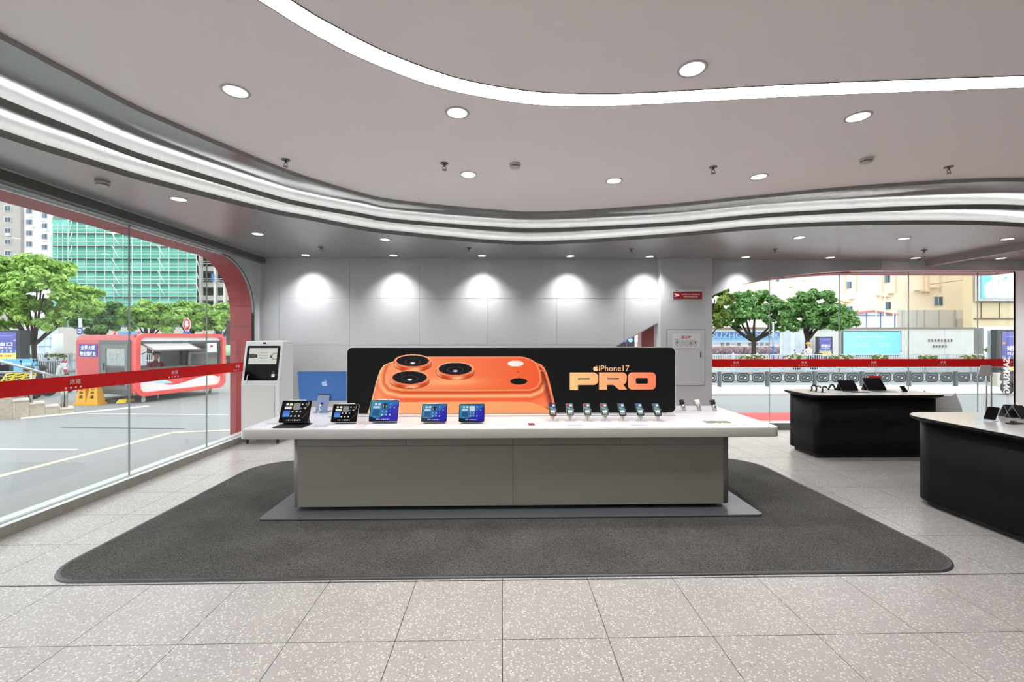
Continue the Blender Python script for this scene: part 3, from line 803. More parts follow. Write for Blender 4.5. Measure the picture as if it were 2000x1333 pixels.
# letters drawn in the crop's own units (x right, y down)
Pp = [(850, 267), (1100, 267)] + arcp(1108, 315, 48, -90, 0) + arcp(1108, 353, 48, 0, 90) + [(938, 401), (938, 455), (850, 455)]
Ph = [(938, 328), (1064, 328), (1070, 334), (1064, 341), (938, 341)]
Rr = [(1166, 267), (1416, 267)] + arcp(1420, 315, 48, -90, 0) + arcp(1412, 350, 52, 0, 70) + [(1470, 453), (1382, 453), (1322, 401), (1252, 401), (1252, 453), (1166, 453)]
Rh = [(1252, 328), (1380, 328), (1385, 334), (1380, 341), (1252, 341)]
Oo = rrect(1480, 1783, 267, 453, 46, 6); Oh = rrect(1565, 1696, 327, 389, 14, 4)
ux, uz = (1, 0, 0), (0, 0, 1)
c = LB(960 + (850 + 1783) / 2 / 5.556, 680 + (267 + 455) / 2 / 5.556)
shape('pro_lettering', [scl(q) for q in (Pp, Ph, Rr, Rh, Oo, Oh)], GRAD, lb, (c.x, -.003, c.z), ux, uz, w=LB(960 + 1783 / 5.556, 740).x - LB(960 + 850 / 5.556, 740).x)
c = LB(960 + 1330 / 5.556, 680 + 221 / 5.556)
for wd, ua, ub2, nm in (('iPhone', 1164, 1405, 'title_word'), ('17', 1422, 1495, 'title_number')):
    xa, xb = LB(960 + ua / 5.556, 740).x, LB(960 + ub2 / 5.556, 740).x
    text(nm, wd, GR2, lb, ((xa + xb) / 2, -.003, c.z), ux, uz, w=xb - xa, h=.062, bold=.004)
APPLE_B = smooth2d([(.02, .32), (.12, .37), (.26, .40), (.38, .35), (.45, .27), (.36, .19), (.32, .08), (.33, -.03), (.39, -.13), (.47, -.18), (.42, -.30), (.34, -.42), (.24, -.50), (.12, -.47),
                    (0, -.44), (-.12, -.48), (-.24, -.50), (-.36, -.40), (-.45, -.22), (-.48, -.02), (-.46, .18), (-.36, .34), (-.22, .39), (-.08, .35)], 3)
APPLE_L = smooth2d([(.0, .42), (.02, .54), (.10, .63), (.22, .68), (.21, .57), (.14, .47)], 3)
c = LB(960 + 1129 / 5.556, 680 + 220 / 5.556)
shape('fruit_emblem', [APPLE_B, APPLE_L], GR2, lb, (c.x, -.003, c.z), ux, uz, h=.066)

# ------------------------------------------------------------------ tablets on the counter
def rect(o, U, V, x0, x1, y0, y1, c):
    k = (U > x0) & (U < x1) & (V > y0) & (V < y1); o[k] = c
def circ(o, U, V, x, y, r, c, asp=1.33):
    k = ((U - x) * asp) ** 2 + (V - y) ** 2 < r * r; o[k] = c
def screen_dark(U, V):
    o = np.tile(np.array([6., 6, 10]), (len(U), 1))
    d = np.hypot((U - .78) * 1.33, V - .9); k = (np.abs(d - .22) < .012) & (U > .78); o[k] = (180, 180, 190)
    for a in (.35, .5, .65): k = (np.abs((V - .3) - (U - .8) * a * 3 + .1 * np.sin(9 * U)) < .008) & (U > .76) & (V > .2) & (V < .6); o[k] = (88, 76, 66)
    circ(o, U, V, .17, .86, .06, (238, 238, 240)); rect(o, U, V, .255, .36, .80, .92, (246, 244, 230)); rect(o, U, V, .255, .36, .885, .92, (250, 214, 60))
    rect(o, U, V, .40, .64, .58, .92, (150, 146, 142)); rect(o, U, V, .40, .64, .70, .715, (120, 118, 116))
    rect(o, U, V, .10, .35, .62, .745, (232, 232, 242)); rect(o, U, V, .07, .32, .24, .56, (64, 112, 196)); rect(o, U, V, .09, .30, .26, .42, (96, 140, 214))
    for x, y, c in ((.72, .86, (230, 230, 230)), (.86, .86, (150, 150, 154)), (.69, .66, (90, 150, 230)), (.84, .66, (240, 150, 130)), (.40, .49, (220, 232, 222)), (.55, .49, (236, 236, 236)), (.69, .49, (200, 190, 196)),
                    (.38, .28, (240, 240, 240)), (.52, .28, (232, 232, 232)), (.66, .28, (240, 240, 240))): circ(o, U, V, x, y, .038, c)
    for i, c in enumerate(((90, 200, 120), (200, 220, 210), (230, 60, 80), (90, 140, 220), (220, 225, 230), (240, 240, 240), (236, 236, 236), (200, 200, 200))): circ(o, U, V, .26 + .066 * i, .08, .03, c)
    return o
def screen_blue(U, V, white=False):
    t = U * .9 + (1 - V) * .55
    o = mixc((70, 150, 172), (44, 108, 178), t / .75)
    k = (V < .95 - .9 * np.abs(U - .95)) & (U > .2) & (V < .78 * U + .1); o[k] = mixc((40, 60, 190), (48, 34, 168), (1 - V[k]))
    k = (V > .62 * U - .06) & (V < .62 * U + .16) & (U > .12) & (U < .62); o[k] = o[k] * .5 + np.array([70, 190, 160]) * .5
    k = V < .22 - .35 * U; o[k] = (16, 34, 60)
    circ(o, U, V, .17, .84, .06, (206, 228, 230)); rect(o, U, V, .25, .355, .78, .90, (200, 214, 216)); rect(o, U, V, .09, .34, .62, .73, (196, 212, 218)); rect(o, U, V, .09, .33, .26, .55, (40, 88, 130))
    if white: rect(o, U, V, .40, .63, .60, .90, (214, 222, 226)); circ(o, U, V, .515, .76, .02, (80, 86, 90))
    else:
        rect(o, U, V, .40, .63, .60, .90, (34, 96, 150)); circ(o, U, V, .51, .72, .09, (200, 176, 40)); rect(o, U, V, .475, .545, .62, .88, (22, 22, 26))
    for x, y, c in ((.72, .84, (120, 170, 220)), (.86, .84, (60, 80, 150)), (.72, .66, (90, 130, 210)), (.86, .66, (230, 160, 70)), (.44, .48, (110, 210, 140)), (.58, .48, (150, 190, 240)), (.72, .48, (80, 100, 210)), (.86, .48, (50, 50, 90)),
                    (.44, .30, (226, 234, 240)), (.58, .30, (190, 200, 236)), (.72, .30, (226, 230, 240))): circ(o, U, V, x, y, .034, c)
    for i, c in enumerate(((200, 230, 220), (180, 200, 210), (230, 70, 90), (150, 180, 230), (230, 235, 240), (180, 170, 220), (236, 236, 240), (120, 140, 200))): circ(o, U, V, .27 + .062 * i, .08, .028, c)
    k = np.hypot((U - .655) * 1.33, V - .06) < .0; o[k] = 255
    return o
SCR = mat_vcol('screen', emit=.95, diffuse=False, rough=.15, spec=.12)
BLACKG = M('black_gloss', (6, 6, 7), .15, spec=.10)
KBD = M('keyboard_black', (26, 26, 28), .5); KBW = M('keyboard_white', (236, 236, 238), .45)
def tablet(loc, rz, w, h, kb, lab, fn, stylus=True, edge=None, kd=.20, nx=96):
    r = thing('tablet', lab, 'tablet', loc, rz, 'tablets along the counter')
    a = math.radians(24); y0, z0 = kd * .52, .030
    T = Matrix.Translation((0, y0, z0)) @ Matrix.Rotation(-a, 4, 'X')
    ed = edge or M('tablet_edge_dark', (60, 60, 64), .35, metal=.6)
    body = MB().prism(rrect(-w / 2, w / 2, 0, h, .012, 5), .0005, .0065, 'y', True).xf(T).build('tablet_body', ed, r)
    MB().prism(rrect(-w / 2 + .002, w / 2 - .002, .002, h - .002, .011, 5), -.0003, .0008, 'y').xf(T).build('bezel', BLACKG, r)
    bz = .0085
    raster('display', T @ Vector((-w / 2 + bz, -.0009, bz)), T.to_3x3() @ Vector((w - 2 * bz, 0, 0)), T.to_3x3() @ Vector((0, 0, h - 2 * bz)), nx, int(nx * h / w), fn, SCR, r)
    MB().prism(rrect(-w / 2, w / 2, 0.0, h, .014, 5), .0066, .011, 'y', True).xf(T).build('back_cover', kb, r)
    # hinge arm and keyboard base
    MB().prism([(y0 + .008, z0 + .002), (y0 + .03, z0 + .06), (y0 + .055, z0 + .055), (kd * .98, .012), (kd * .9, .006)], -w / 2 + .02, w / 2 - .02, 'x').build('hinge_arm', kb, r)
    MB().prism(rrect(-w / 2, w / 2, 0, kd, .010, 4), 0, .0065, 'z', True).build('keyboard_base', kb, r)
    mb = MB()
    for row in range(4):
        for i in range(12):
            x = -w / 2 + .014 + i * (w - .028) / 12
            yy = kd * .40 + row * .0165
            mb.box(x, x + (w - .028) / 12 - .003, yy, yy + .0135, .0065, .0085)
    mb.build('keys', M('keys_dark', (44, 44, 48), .5) if kb is KBD else M('keys_pale', (226, 226, 230), .5), r)
    MB().prism(rrect(-.045, .045, .008, kd * .36, .005, 3), .0064, .0072, 'z').build('trackpad', M('trackpad_dark', (62, 62, 66), .35) if kb is KBD else M('trackpad_pale', (220, 220, 224), .35), r)
    if stylus:
        MB().tube([T @ Vector((-.075, .003, h + .004)), T @ Vector((.075, .003, h + .004)), T @ Vector((.083, .003, h + .004))], [.0042, .0042, .0012], 10).build('stylus', WHITE, r, label='white stylus clipped to the top edge')
    return r
ALT = M('tablet_edge_silver', (206, 206, 210), .3, metal=.7)
def cpos(u, v): return W(u, v, z=TOP)
tablet(cpos(561, 837), 0, .281, .215, KBD, 'black tablet with black keyboard at the left end of the counter', screen_dark, kd=.215)
tablet(cpos(664, 835.3), 0, .25, .179, KBW, 'silver tablet with white keyboard and dark home screen', screen_dark, edge=ALT, kd=.175)
tablet(cpos(741.5, 835), 0, .281, .215, KBW, 'larger blue-screened tablet with white keyboard', screen_blue, edge=ALT, kd=.215)
tablet(cpos(844, 834.5), 0, .25, .179, KBW, 'smaller blue-screened tablet with yellow photo widget and white stylus', screen_blue, edge=ALT, kd=.175)
tablet(cpos(919.5, 834.5), 0, .25, .179, KBW, 'blue-screened tablet with white widget and no stylus, rightmost of the standing tablets', lambda U, V: screen_blue(U, V, True), stylus=False, edge=ALT, kd=.175)

# ------------------------------------------------------------------ phones on their stands
def phone_screen(kind):
    def f(U, V):
        o = mixc((92, 120, 150), (30, 62, 70), 1 - V)
        k = np.hypot((U - .62) / .42, (V - .42) / .22) < 1; o[k] = (120, 150, 172)
        k = (V < .5) & (V > .08) & (U < .42); o[k] = (40, 92, 74)
        if kind == 0: o[V > .6] = (52, 70, 130)
        rect(o, U, V, .52, .92, .74, .92, (232, 236, 246))
        if kind == 1: rect(o, U, V, .08, .48, .74, .92, (206, 62, 84))
        elif kind == 2: rect(o, U, V, .08, .48, .74, .92, (92, 106, 140))
        for i in range(4):
            circ(o, U, V, .2 + .2 * i, .09, .04, (222, 240, 236), .5)
        for (x, y) in ((.2, .62), (.42, .6), (.2, .42), (.2, .27)): circ(o, U, V, x, y, .05, (150, 200, 170), .5)
        return o
    return f
STAND = M('stand_grey', (196, 192, 186), .45)
COLS = [M('phone_edge_a', (196, 90, 50), .3, metal=.6), M('phone_edge_b', (206, 206, 204), .3, metal=.6), M('phone_edge_c', (70, 84, 108), .3, metal=.6)]
plabs = ('dark-edged phone nearest the orange picture, first of the row', 'second phone from the left in the counter row, red widget', 'third phone from the left in the counter row, red widget',
         'fourth phone from the left in the counter row, red widget', 'fifth phone from the left in the counter row, dusk blue screen', 'sixth phone from the left in the counter row, grey widgets', 'last phone of the row, nearest the watches')
slabs = ('folded grey stand under the first phone of the row', 'folded grey stand under the second phone of the row', 'folded grey stand under the third phone of the row', 'folded grey stand under the fourth phone, middle of the row',
         'folded grey stand under the fifth phone of the row', 'folded grey stand under the sixth phone of the row', 'folded grey stand under the last phone, nearest the watches')
kinds = (0, 1, 1, 1, 2, 2, 2)
for k, u in enumerate((1079.5, 1113.5, 1147.5, 1181.5, 1216, 1251, 1285)):
    p = cpos(u, 823)
    st = thing('phone_stand', slabs[k], 'phone stand', p, 0, 'phone stands on the counter')
    MB().add([(-.022, 0, .001), (.022, 0, .001), (.026, .012, .085), (-.018, .012, .085), (-.022, .02, .001), (.022, .02, .001), (.026, .03, .105), (-.018, .03, .105)],
             [(0, 1, 2, 3), (4, 5, 6, 7), (0, 1, 5, 4), (3, 2, 6, 7), (1, 2, 6, 5), (0, 3, 7, 4)]).build('post', STAND, st, bevel=.002)
    MB().prism([(0, -.004), (.006, -.004), (.012, .08), (.005, .08)], .0, .004, 'y').xf(Matrix.Translation((-.003, -.003, .005))).build('fold_line', M('stand_fold', (150, 146, 140), .5), st)
    MB().box(-.045, .055, -.055, .03, 0, .002).build('foot_plate', M('acrylic_pale', (214, 206, 206), .2), st)
    T = Matrix.Translation((.004, -.008, .058)) @ Matrix.Rotation(math.radians(-44), 4, 'X')
    MB().tube([T @ Vector((-.035, .002, .07)), T @ Vector((-.041, -.004, .07)), T @ Vector((-.038, -.007, .07))], .003, 6).tube([T @ Vector((.035, .002, .07)), T @ Vector((.041, -.004, .07)), T @ Vector((.038, -.007, .07))], .003, 6).build('side_clips', STEEL, st)
    ph = thing('phone', plabs[k], 'phone', p, 0, 'phones on stands in a row')
    w, h = .072, .150
    MB().prism(rrect(-w / 2, w / 2, 0, h, .013, 5), 0, .0085, 'y', True).xf(T).build('phone_body', COLS[min(kinds[k], 2)], ph)
    MB().prism(rrect(-w / 2 + .0015, w / 2 - .0015, .0015, h - .0015, .012, 5), -.0006, .0005, 'y').xf(T).build('bezel', BLACKG, ph)
    raster('display', T @ Vector((-w / 2 + .004, -.0012, .004)), T.to_3x3() @ Vector((w - .008, 0, 0)), T.to_3x3() @ Vector((0, 0, h - .008)), 26, 54, phone_screen(kinds[k]), SCR, ph)
    MB().prism(rrect(-.03, .03, h - .045, h - .008, .012, 4), .0085, .0125, 'y').xf(T).build('camera_plateau', COLS[min(kinds[k], 2)], ph)

# ------------------------------------------------------------------ watches on angled steel posts
wl_ = ('black-banded watch on the post beside the light box corner', 'white-banded watch on the middle post', 'black-banded watch on the rightmost post')
pl_ = ('slanted steel watch post beside the light box corner', 'slanted steel watch post in the middle of the three', 'slanted steel watch post at the right of the three')
for k, u in enumerate((1336, 1366, 1396)):
    p = cpos(u, 803.5)
    st = thing('watch_post', pl_[k], 'display post', p, 0, 'watch posts on the counter')
    ax = Vector((-.034, .01, .13)).normalized()
    base = Vector((.004, 0, 0))
    MB().tube([base + Vector((0, 0, .001)), base + ax * .085], .022, 18).build('post', STEEL, st)
    MB().lathe([(.03, 0), (.03, .003)], 20, c=(.004, 0, 0)).build('foot', WHITE, st)
    wt = thing('watch', wl_[k], 'watch', p, 0, 'watches on posts')
    band = M('watch_band_white', (236, 232, 228), .5) if k == 1 else M('watch_band_black', (24, 24, 26), .5)
    q = base + ax * .095
    T = Matrix.Translation(q) @ ax.to_track_quat('Z', 'Y').to_matrix().to_4x4()
    MB().lathe([(.026, -.014), (.029, -.01), (.029, .03), (.024, .036)], 20).xf(T).build('band', band, wt)
    MB().prism(rrect(-.019, .019, -.014, .028, .009, 5), -.036, -.027, 'y', True).xf(T).build('case', M('watch_case', (150, 148, 146), .25, metal=.8), wt)
    MB().prism(rrect(-.016, .016, -.011, .025, .008, 5), -.0372, -.0355, 'y').xf(T).build('glass', M('watch_glass', (30, 30, 32), .1), wt)
    MB().lathe([(.004, 0), (.004, .004)], 10, c=(.019, -.031, .015), axis='x').xf(T).build('crown', STEEL, wt)

# ------------------------------------------------------------------ blue all-in-one computer seen from behind
p = cpos(623, 807)
im = thing('desktop_computer', 'blue all-in-one computer seen from behind on the left of the counter', 'computer', (p.x + .012, p.y, TOP))
T = Matrix.Translation((0, .125, .115)) @ Matrix.Rotation(math.radians(9), 4, 'X')
BLUE = M('blue_aluminium', (70, 118, 186), .4, metal=.25)
MB().prism(rrect(-.285, .285, 0, .345, .012, 5), 0, .0115, 'y', True).xf(T).build('back_shell', BLUE, im)
MB().prism(rrect(-.283, .283, .002, .343, .011, 5), .0116, .014, 'y').xf(T).build('display_glass', BLACKG, im)
shape('fruit_emblem', [APPLE_B, APPLE_L], M('pale_blue_mark', (182, 206, 236), .3), im, T @ Vector((.012, -.001, .21)), T.to_3x3() @ Vector((1, 0, 0)), T.to_3x3() @ Vector((0, 0, 1)), h=.078)
LB_ = M('slate_blue', (132, 146, 176), .4, metal=.3)
MB().add([(-.065, .03, .006), (.065, .03, .006), (.065, .105, .19), (-.065, .105, .19), (-.065, .036, .006), (.065, .036, .006), (.065, .111, .19), (-.065, .111, .19)],
         [(0, 1, 2, 3), (4, 5, 6, 7), (0, 1, 5, 4), (3, 2, 6, 7), (1, 2, 6, 5), (0, 3, 7, 4)]).build('stand_neck', LB_, im)
MB().prism(rrect(-.072, .085, -.01, .13, .006, 4), 0, .006, 'z').build('stand_foot', LB_, im)
d = Vector((0, .075, .184)).normalized()
MB().box(-.066, .066, .100, .112, .189, .196).build('hinge', M('hinge_dark', (30, 44, 84), .4), im)
MB().lathe([(.013, 0), (.013, .004)], 18, c=(0, 0, 0)).xf(Matrix.Translation((-.004, .061, .098)) @ Matrix.Rotation(math.radians(112), 4, 'X')).build('cable_hole', M('hole_blue', (36, 58, 112), .4), im)
cab = tag(MB().tube([p + Vector(q) for q in ((.0, .045, .085), (-.002, .02, .062), (.004, .004, .045), (.016, .0, .03), (.012, -.004, .02), (-.004, .002, .024), (.0, -.012, .01), (.008, -.03, .003), (.01, -.05, .0025))], .004, 8).build('power_cable', WHITE),
          'white power cable hanging from the blue computer stand', 'cable')
MB().tube([p + Vector(q) for q in ((-.001, .046, .088), (-.001, .03, .066))], .0075, 10).build('plug', WHITE, cab)

# ------------------------------------------------------------------ leaflets, cards and the flat tablet
def paper_fn(kind):
    rnd = np.random.RandomState(kind)
    def f(U, V):
        o = np.tile(np.array([236., 232, 246]), (len(U), 1))
        if kind == 1:
            rect(o, U, V, .15, .85, .88, .96, (96, 92, 104))
            for i in range(11):
                rect(o, U, V, .1, .1 + .8 * rnd.uniform(.6, 1), .8 - i * .07, .83 - i * .07, (196, 190, 214))
        elif kind == 2:
            rect(o, U, V, .06, .5, .2, .98, (120, 52, 48)); rect(o, U, V, .58, .92, .86, .92, (214, 90, 200))
            for i in range(6): rect(o, U, V, .58, .94, .7 - i * .1, .73 - i * .1, (210, 196, 220))
            for i in range(6): rect(o, U, V, .12, .44, .8 - i * .1, .82 - i * .1, (170, 110, 104))
        elif kind == 3:
            o[:] = (198, 192, 208)
            for i in range(5): rect(o, U, V, .06, .94, .1 + i * .18, .16 + i * .18, (168, 162, 182))
        elif kind == 4:
            for i in range(9): rect(o, U, V, .1, .9, .1 + i * .095, .125 + i * .095, (206, 198, 232))
        elif kind == 5: o[:] = (250, 206, 206)
        return o
    return f
PAP = mat_vcol('printed_paper', rough=.45)
def sheet(u, v, w, d, kind, name, lab, cat, shear=0, rz=0, lift=.0015):
    p = cpos(u, v)
    r = raster(name, (-w / 2, 0, lift), (w, 0, 0), (shear, d, 0), 24, 24, paper_fn(kind), PAP)
    r.location = p; r.rotation_euler = (0, 0, rz)
    s = r.modifiers.new('thickness', 'SOLIDIFY'); s.thickness = .001; s.offset = -1
    return tag(r, lab, cat)
sheet(507, 837, .17, .22, 1, 'leaflet', 'white printed leaflet lying left of the black tablet', 'leaflet', rz=-.02)
sheet(622, 835, .14, .10, 3, 'price_card', 'pale card lying between the black and the silver tablet', 'card', lift=.001)
sheet(796, 834, .10, .05, 5, 'price_card', 'small pink card between the two blue-screened tablets', 'card')
sheet(980, 831, .13, .04, 5, 'price_card', 'small pink card right of the last standing tablet', 'card')
sheet(1047, 833, .15, .15, 2, 'leaflet', 'leaflet with a dark red block in front of the light box', 'leaflet', rz=.05)
sheet(1123, 833, .15, .06, 3, 'price_card', 'grey printed card in front of the second phone stand', 'card')
sheet(1250, 832.5, .15, .06, 3, 'price_card', 'grey printed card in front of the sixth phone stand', 'card')
sheet(1366, 831.5, .15, .20, 4, 'leaflet', 'lilac printed leaflet left of the flat tablet', 'leaflet')
sheet(1462, 830, .10, .04, 3, 'price_card', 'small grey card right of the flat tablet', 'card')
p = cpos(1413, 831)
ft = thing('tablet', 'tablet lying flat near the right end, a green leaf reflection painted on its screen', 'tablet', p, 0, 'tablets along the counter')
MB().prism(rrect(-.125, .125, 0, .18, .012, 5), 0, .007, 'z', True).build('tablet_body', WHITE, ft)
def leaves(U, V):  # reflection of the street trees, painted into the glowing screen picture
    rnd = np.random.RandomState(5); o = np.tile(np.array([150., 150, 156]), (len(U), 1))
    for i in range(240):
        x, y = rnd.uniform(.25, 1), rnd.uniform(0, 1); c = np.array([70, 96, 28]) * rnd.uniform(.35, 1.7)
        circ(o, U, V, x, y, rnd.uniform(.03, .09), c)
    k = U < .33; o[k] = o[k] * .4 + np.array([150, 150, 156]) * .6
    for x in (.38, .62): circ(o, U, V, x, .16, .09, (226, 226, 222))
    return o
raster('display', (-.125, .055, .0075), (.25, 0, 0), (0, .12, 0), 60, 40, leaves, SCR, ft)

# ------------------------------------------------------------------ self-service kiosk
kx, ky = -3.845, 6.965
ko = thing('service_kiosk', 'white self-service kiosk with sloped black touch panel by the red frame', 'kiosk', (kx, ky, 0))
KW = M('kiosk_white', (226, 226, 226), .4)
side = [(0, .09), (.44, .09), (.44, 1.645), (.13, 1.645), (.0, .98)]
MB().prism(side, -.302, .302, 'x').build('body', KW, ko, bevel=.008)
sl = Vector((0, .13, .665)); sn = sl.normalized()
def KP(x, t, off=.0): # point on the sloped face: t from 0 (bottom) to 1 (top)
    q = Vector((x, 0, .98)) + sl * t; nrm = Vector((0, -sn.z, sn.y)); return q + nrm * off
def kquad(name, x0, x1, t0, t1, off, mat, r=.02):
    L = sl.length; T = Matrix(((1, 0, 0), (0, sn.y, -sn.z), (0, sn.z, sn.y))).transposed()
    pl = rrect(x0, x1, t0 * L, t1 * L, r, 5)
    mb = MB(); n = len(pl)
    A = [KP(x, y / L, off) for x, y in pl]; B = [KP(x, y / L, -.002) for x, y in pl]
    mb.add(A + B, [tuple(range(n))] + [(i, (i + 1) % n, n + (i + 1) % n, n + i) for i in range(n)])
    return mb.build(name, mat, ko)
kquad('touch_panel', -.262, .262, .055, .885, .004, BLACKG)
def kiosk_scr(U, V):
    o = np.tile(np.array([206., 210, 200]), (len(U), 1))
    k = np.hypot((U - .1) / .2, (V - .5) / .14) < 1; o[k] = (76, 72, 60)
    rect(o, U, V, .17, .29, .38, .62, (44, 46, 48))
    for x, y in ((.2, .56), (.25, .5), (.2, .44), (.27, .58)): circ(o, U, V, x, y, .022, (130, 136, 140), 1.7)
    k = np.hypot((U - .93) / .12, (V - .48) / .2); kk = (k < 1.1) & (k > .85) & (U < 1); o[kk] = (110, 112, 104)
    k = (V > .38) & (V < .6) & (np.abs(U - .78) < .035 * (1 - (V - .38) / .22) + .006); o[k] = (70, 80, 72)
    return o
raster('display', KP(-.222, .445, .0052), (.444, 0, 0), sl * .385, 90, 50, kiosk_scr, SCR, ko)
TXT = M('ink_dark', (60, 62, 60), .6)
for t, s, h, w in ((.785, '■ iPhone 17 Pro', .012, .12), (.715, '使用您的', .022, .11), (.655, '新 iPhone', .022, .13), (.59, '获取大师优', .022, .14), (.52, '轻触以了解更多', .009, .13)):
    q = KP(.01, t, .0065); text('screen_text', s.replace('■ ', ''), TXT, ko, q, (1, 0, 0), sl, w=w, h=h)
kquad('camera_window', -.025, .025, .93, .965, .003, BLACKG, .004)
kquad('code_sticker', .165, .215, .14, .21, .006, WHITE, .002)
kquad('reader_mark', .175, .205, .245, .285, .006, M('reader_grey', (60, 60, 62), .4), .002)
kquad('slot_line', -.29, .28, -.006, -.003, .001, M('kiosk_gap', (150, 150, 150), .6), .0005)
MB().tube([KP(-.20, .2, .01), KP(-.205, .16, .018), KP(-.21, .05, .012), KP(-.212, -.02, .014)], .006, 8).build('handset_cord', WHITE, ko)
MB().box(-.275, .225, -.004, .002, .13, .93).build('service_door', M('kiosk_door', (216, 214, 210), .45), ko, bevel=.002)
MB().box(-.279, .229, -.0015, .001, .126, .934).build('door_gap', M('kiosk_gap'), ko)
mb = MB()
for x in (-.24, .24):
    for y in (.06, .38): mb = MB().lathe([(.03, -.012), (.03, .012)], 14, c=(x, y, .031), axis='x').box(x - .02, x + .02, y - .02, y + .02, .06, .092); mb.build('caster', DARK, ko)
MB().box(-.1, .25, .16, .36, 1.645, 1.652).build('top_lid', KW, ko, bevel=.002)

# ------------------------------------------------------------------ hydrant hatch and signs on the pier
hx0, hx1 = W(1302, 690, Y=PY).x, W(1377, 690, Y=PY).x
hz0, hz1 = W(1340, 754, Y=PY).z, W(1340, 643.5, Y=PY).z
hd = bpy.data.objects.new('door_1', None); hd.location = (0, PY, 0); link(hd); hd['kind'] = 'structure'; hd['label'] = 'white hatch door of the fire hydrant cabinet'
MB().box(hx0, hx1, -.002, .001, hz0, hz1).build('hatch_gap', M('hatch_gap', (110, 110, 110), .6), hd)
MB().box(hx0 + .009, hx1 - .009, -.006, .0, hz0 + .009, hz1 - .009).build('hatch_leaf', M('hatch_white', (208, 208, 210), .42), hd, bevel=.002)
c = W(1368, 693, Y=PY)
MB().prism(rrect(c.x - .012, c.x + .012, c.z - .05, c.z + .05, .006, 3), -.012, -.006, 'y').build('latch', STEEL, hd)
MB().box(c.x - .006, c.x + .004, -.022, -.012, c.z - .035, c.z + .03).build('latch_handle', STEEL, hd)
sg = thing('hydrant_sign', 'white hydrant sign with red characters and five pictograms on the hatch', 'sign', (0, PY - .0065, 0))
sx0, sx1 = W(1313, 660, Y=PY).x, W(1367, 660, Y=PY).x; sz0, sz1 = W(1340, 680, Y=PY).z, W(1340, 652, Y=PY).z
MB().box(sx0, sx1, -.0025, 0, sz0, sz1).build('plate', M('sign_white', (226, 226, 226), .4), sg)
w_, h_ = sx1 - sx0, sz1 - sz0
text('sign_title', '消火栓', M('sign_red', (190, 26, 40), .5), sg, ((sx0 + sx1) / 2, -.0035, sz1 - h_ * .25), ux, uz, w=w_ * .38, h=h_ * .24, bold=.02)
GI = M('sign_grey', (92, 92, 94), .5)
for k in range(5):
    cx = sx0 + w_ * (.17 + .165 * k); cz = sz0 + h_ * .38
    shape('pictogram', [rrect(-1, 1, -1, 1, .25, 4), rrect(-.88, .88, -.88, .88, .2, 4), ([(-.5, -.6), (.3, -.6), (.3, .6), (-.5, .6)], [(-.6, -.1), (.2, -.1), (.2, -.4), (.7, 0), (.2, .4), (.2, .1), (-.6, .1)], [(-.6, -.5), (0, -.1), (.6, .5), (.4, .6), (-.1, .15), (-.6, -.3)],
                           [(-.35, -.7), (.4, -.7), (.4, .0), (.1, .1), (.05, .7), (-.2, .7), (-.2, -.1), (-.45, -.2)], [(-.3, -.6), (.4, -.6), (.2, 0), (.4, .6), (-.1, .6), (-.4, .1)])[k]], GI, sg, (cx, -.0035, cz), ux, uz, w=w_ * .135)
    MB().box(cx - w_ * .05, cx + w_ * .05, -.0032, -.0028, sz0 + h_ * .13, sz0 + h_ * .155).build('caption', GI, sg)
MB().box(sx0 + w_ * .09, sx0 + w_ * .22, -.0032, -.0028, sz0 + h_ * .57, sz0 + h_ * .6).build('caption', GI, sg)
cs = thing('camera_notice', 'red and white camera notice plate high on the pier', 'sign', (0, PY, 0))
sx0, sx1 = W(1315, 575, Y=PY).x, W(1371, 575, Y=PY).x; sz0, sz1 = W(1340, 584.5, Y=PY).z, W(1340, 565, Y=PY).z
w_, h_ = sx1 - sx0, sz1 - sz0
MB().box(sx0 - .005, sx1 + .005, -.006, 0, sz0 - .005, sz1 + .005).build('plate', M('notice_edge', (176, 176, 176), .4), cs)
MB().box(sx0, sx1, -.0072, -.006, sz0, sz0 + h_ * .72).build('red_field', M('notice_red', (176, 22, 34), .45), cs)
MB().box(sx0, sx1, -.0072, -.006, sz0 + h_ * .72, sz1).build('white_field', M('sign_white'), cs)
text('notice_text', '请注意您已进入视频监控区域', WPRINT, cs, (sx0 + w_ * .60, -.0082, sz0 + h_ * .47), ux, uz, w=w_ * .64, h=h_ * .15)
text('notice_text', '请保护好您的随身物品', WPRINT, cs, (sx0 + w_ * .60, -.0082, sz0 + h_ * .23), ux, uz, w=w_ * .48, h=h_ * .15)
MB().box(sx0 + w_ * .05, sx0 + w_ * .17, -.0078, -.0072, sz0 + h_ * .83, sz0 + h_ * .89).build('small_print', TXT, cs)
shape('camera_symbol', [[(-.9, .35), (-.75, .6), (.75, .15), (.85, -.25), (.3, -.35), (-.75, .1)], [(-.3, -.1), (-.1, -.15), (-.2, -.5), (-.9, -.55), (-.9, -.38), (-.4, -.35)]], WPRINT, cs, (sx0 + w_ * .12, -.0082, sz0 + h_ * .40), ux, uz, w=w_ * .18)

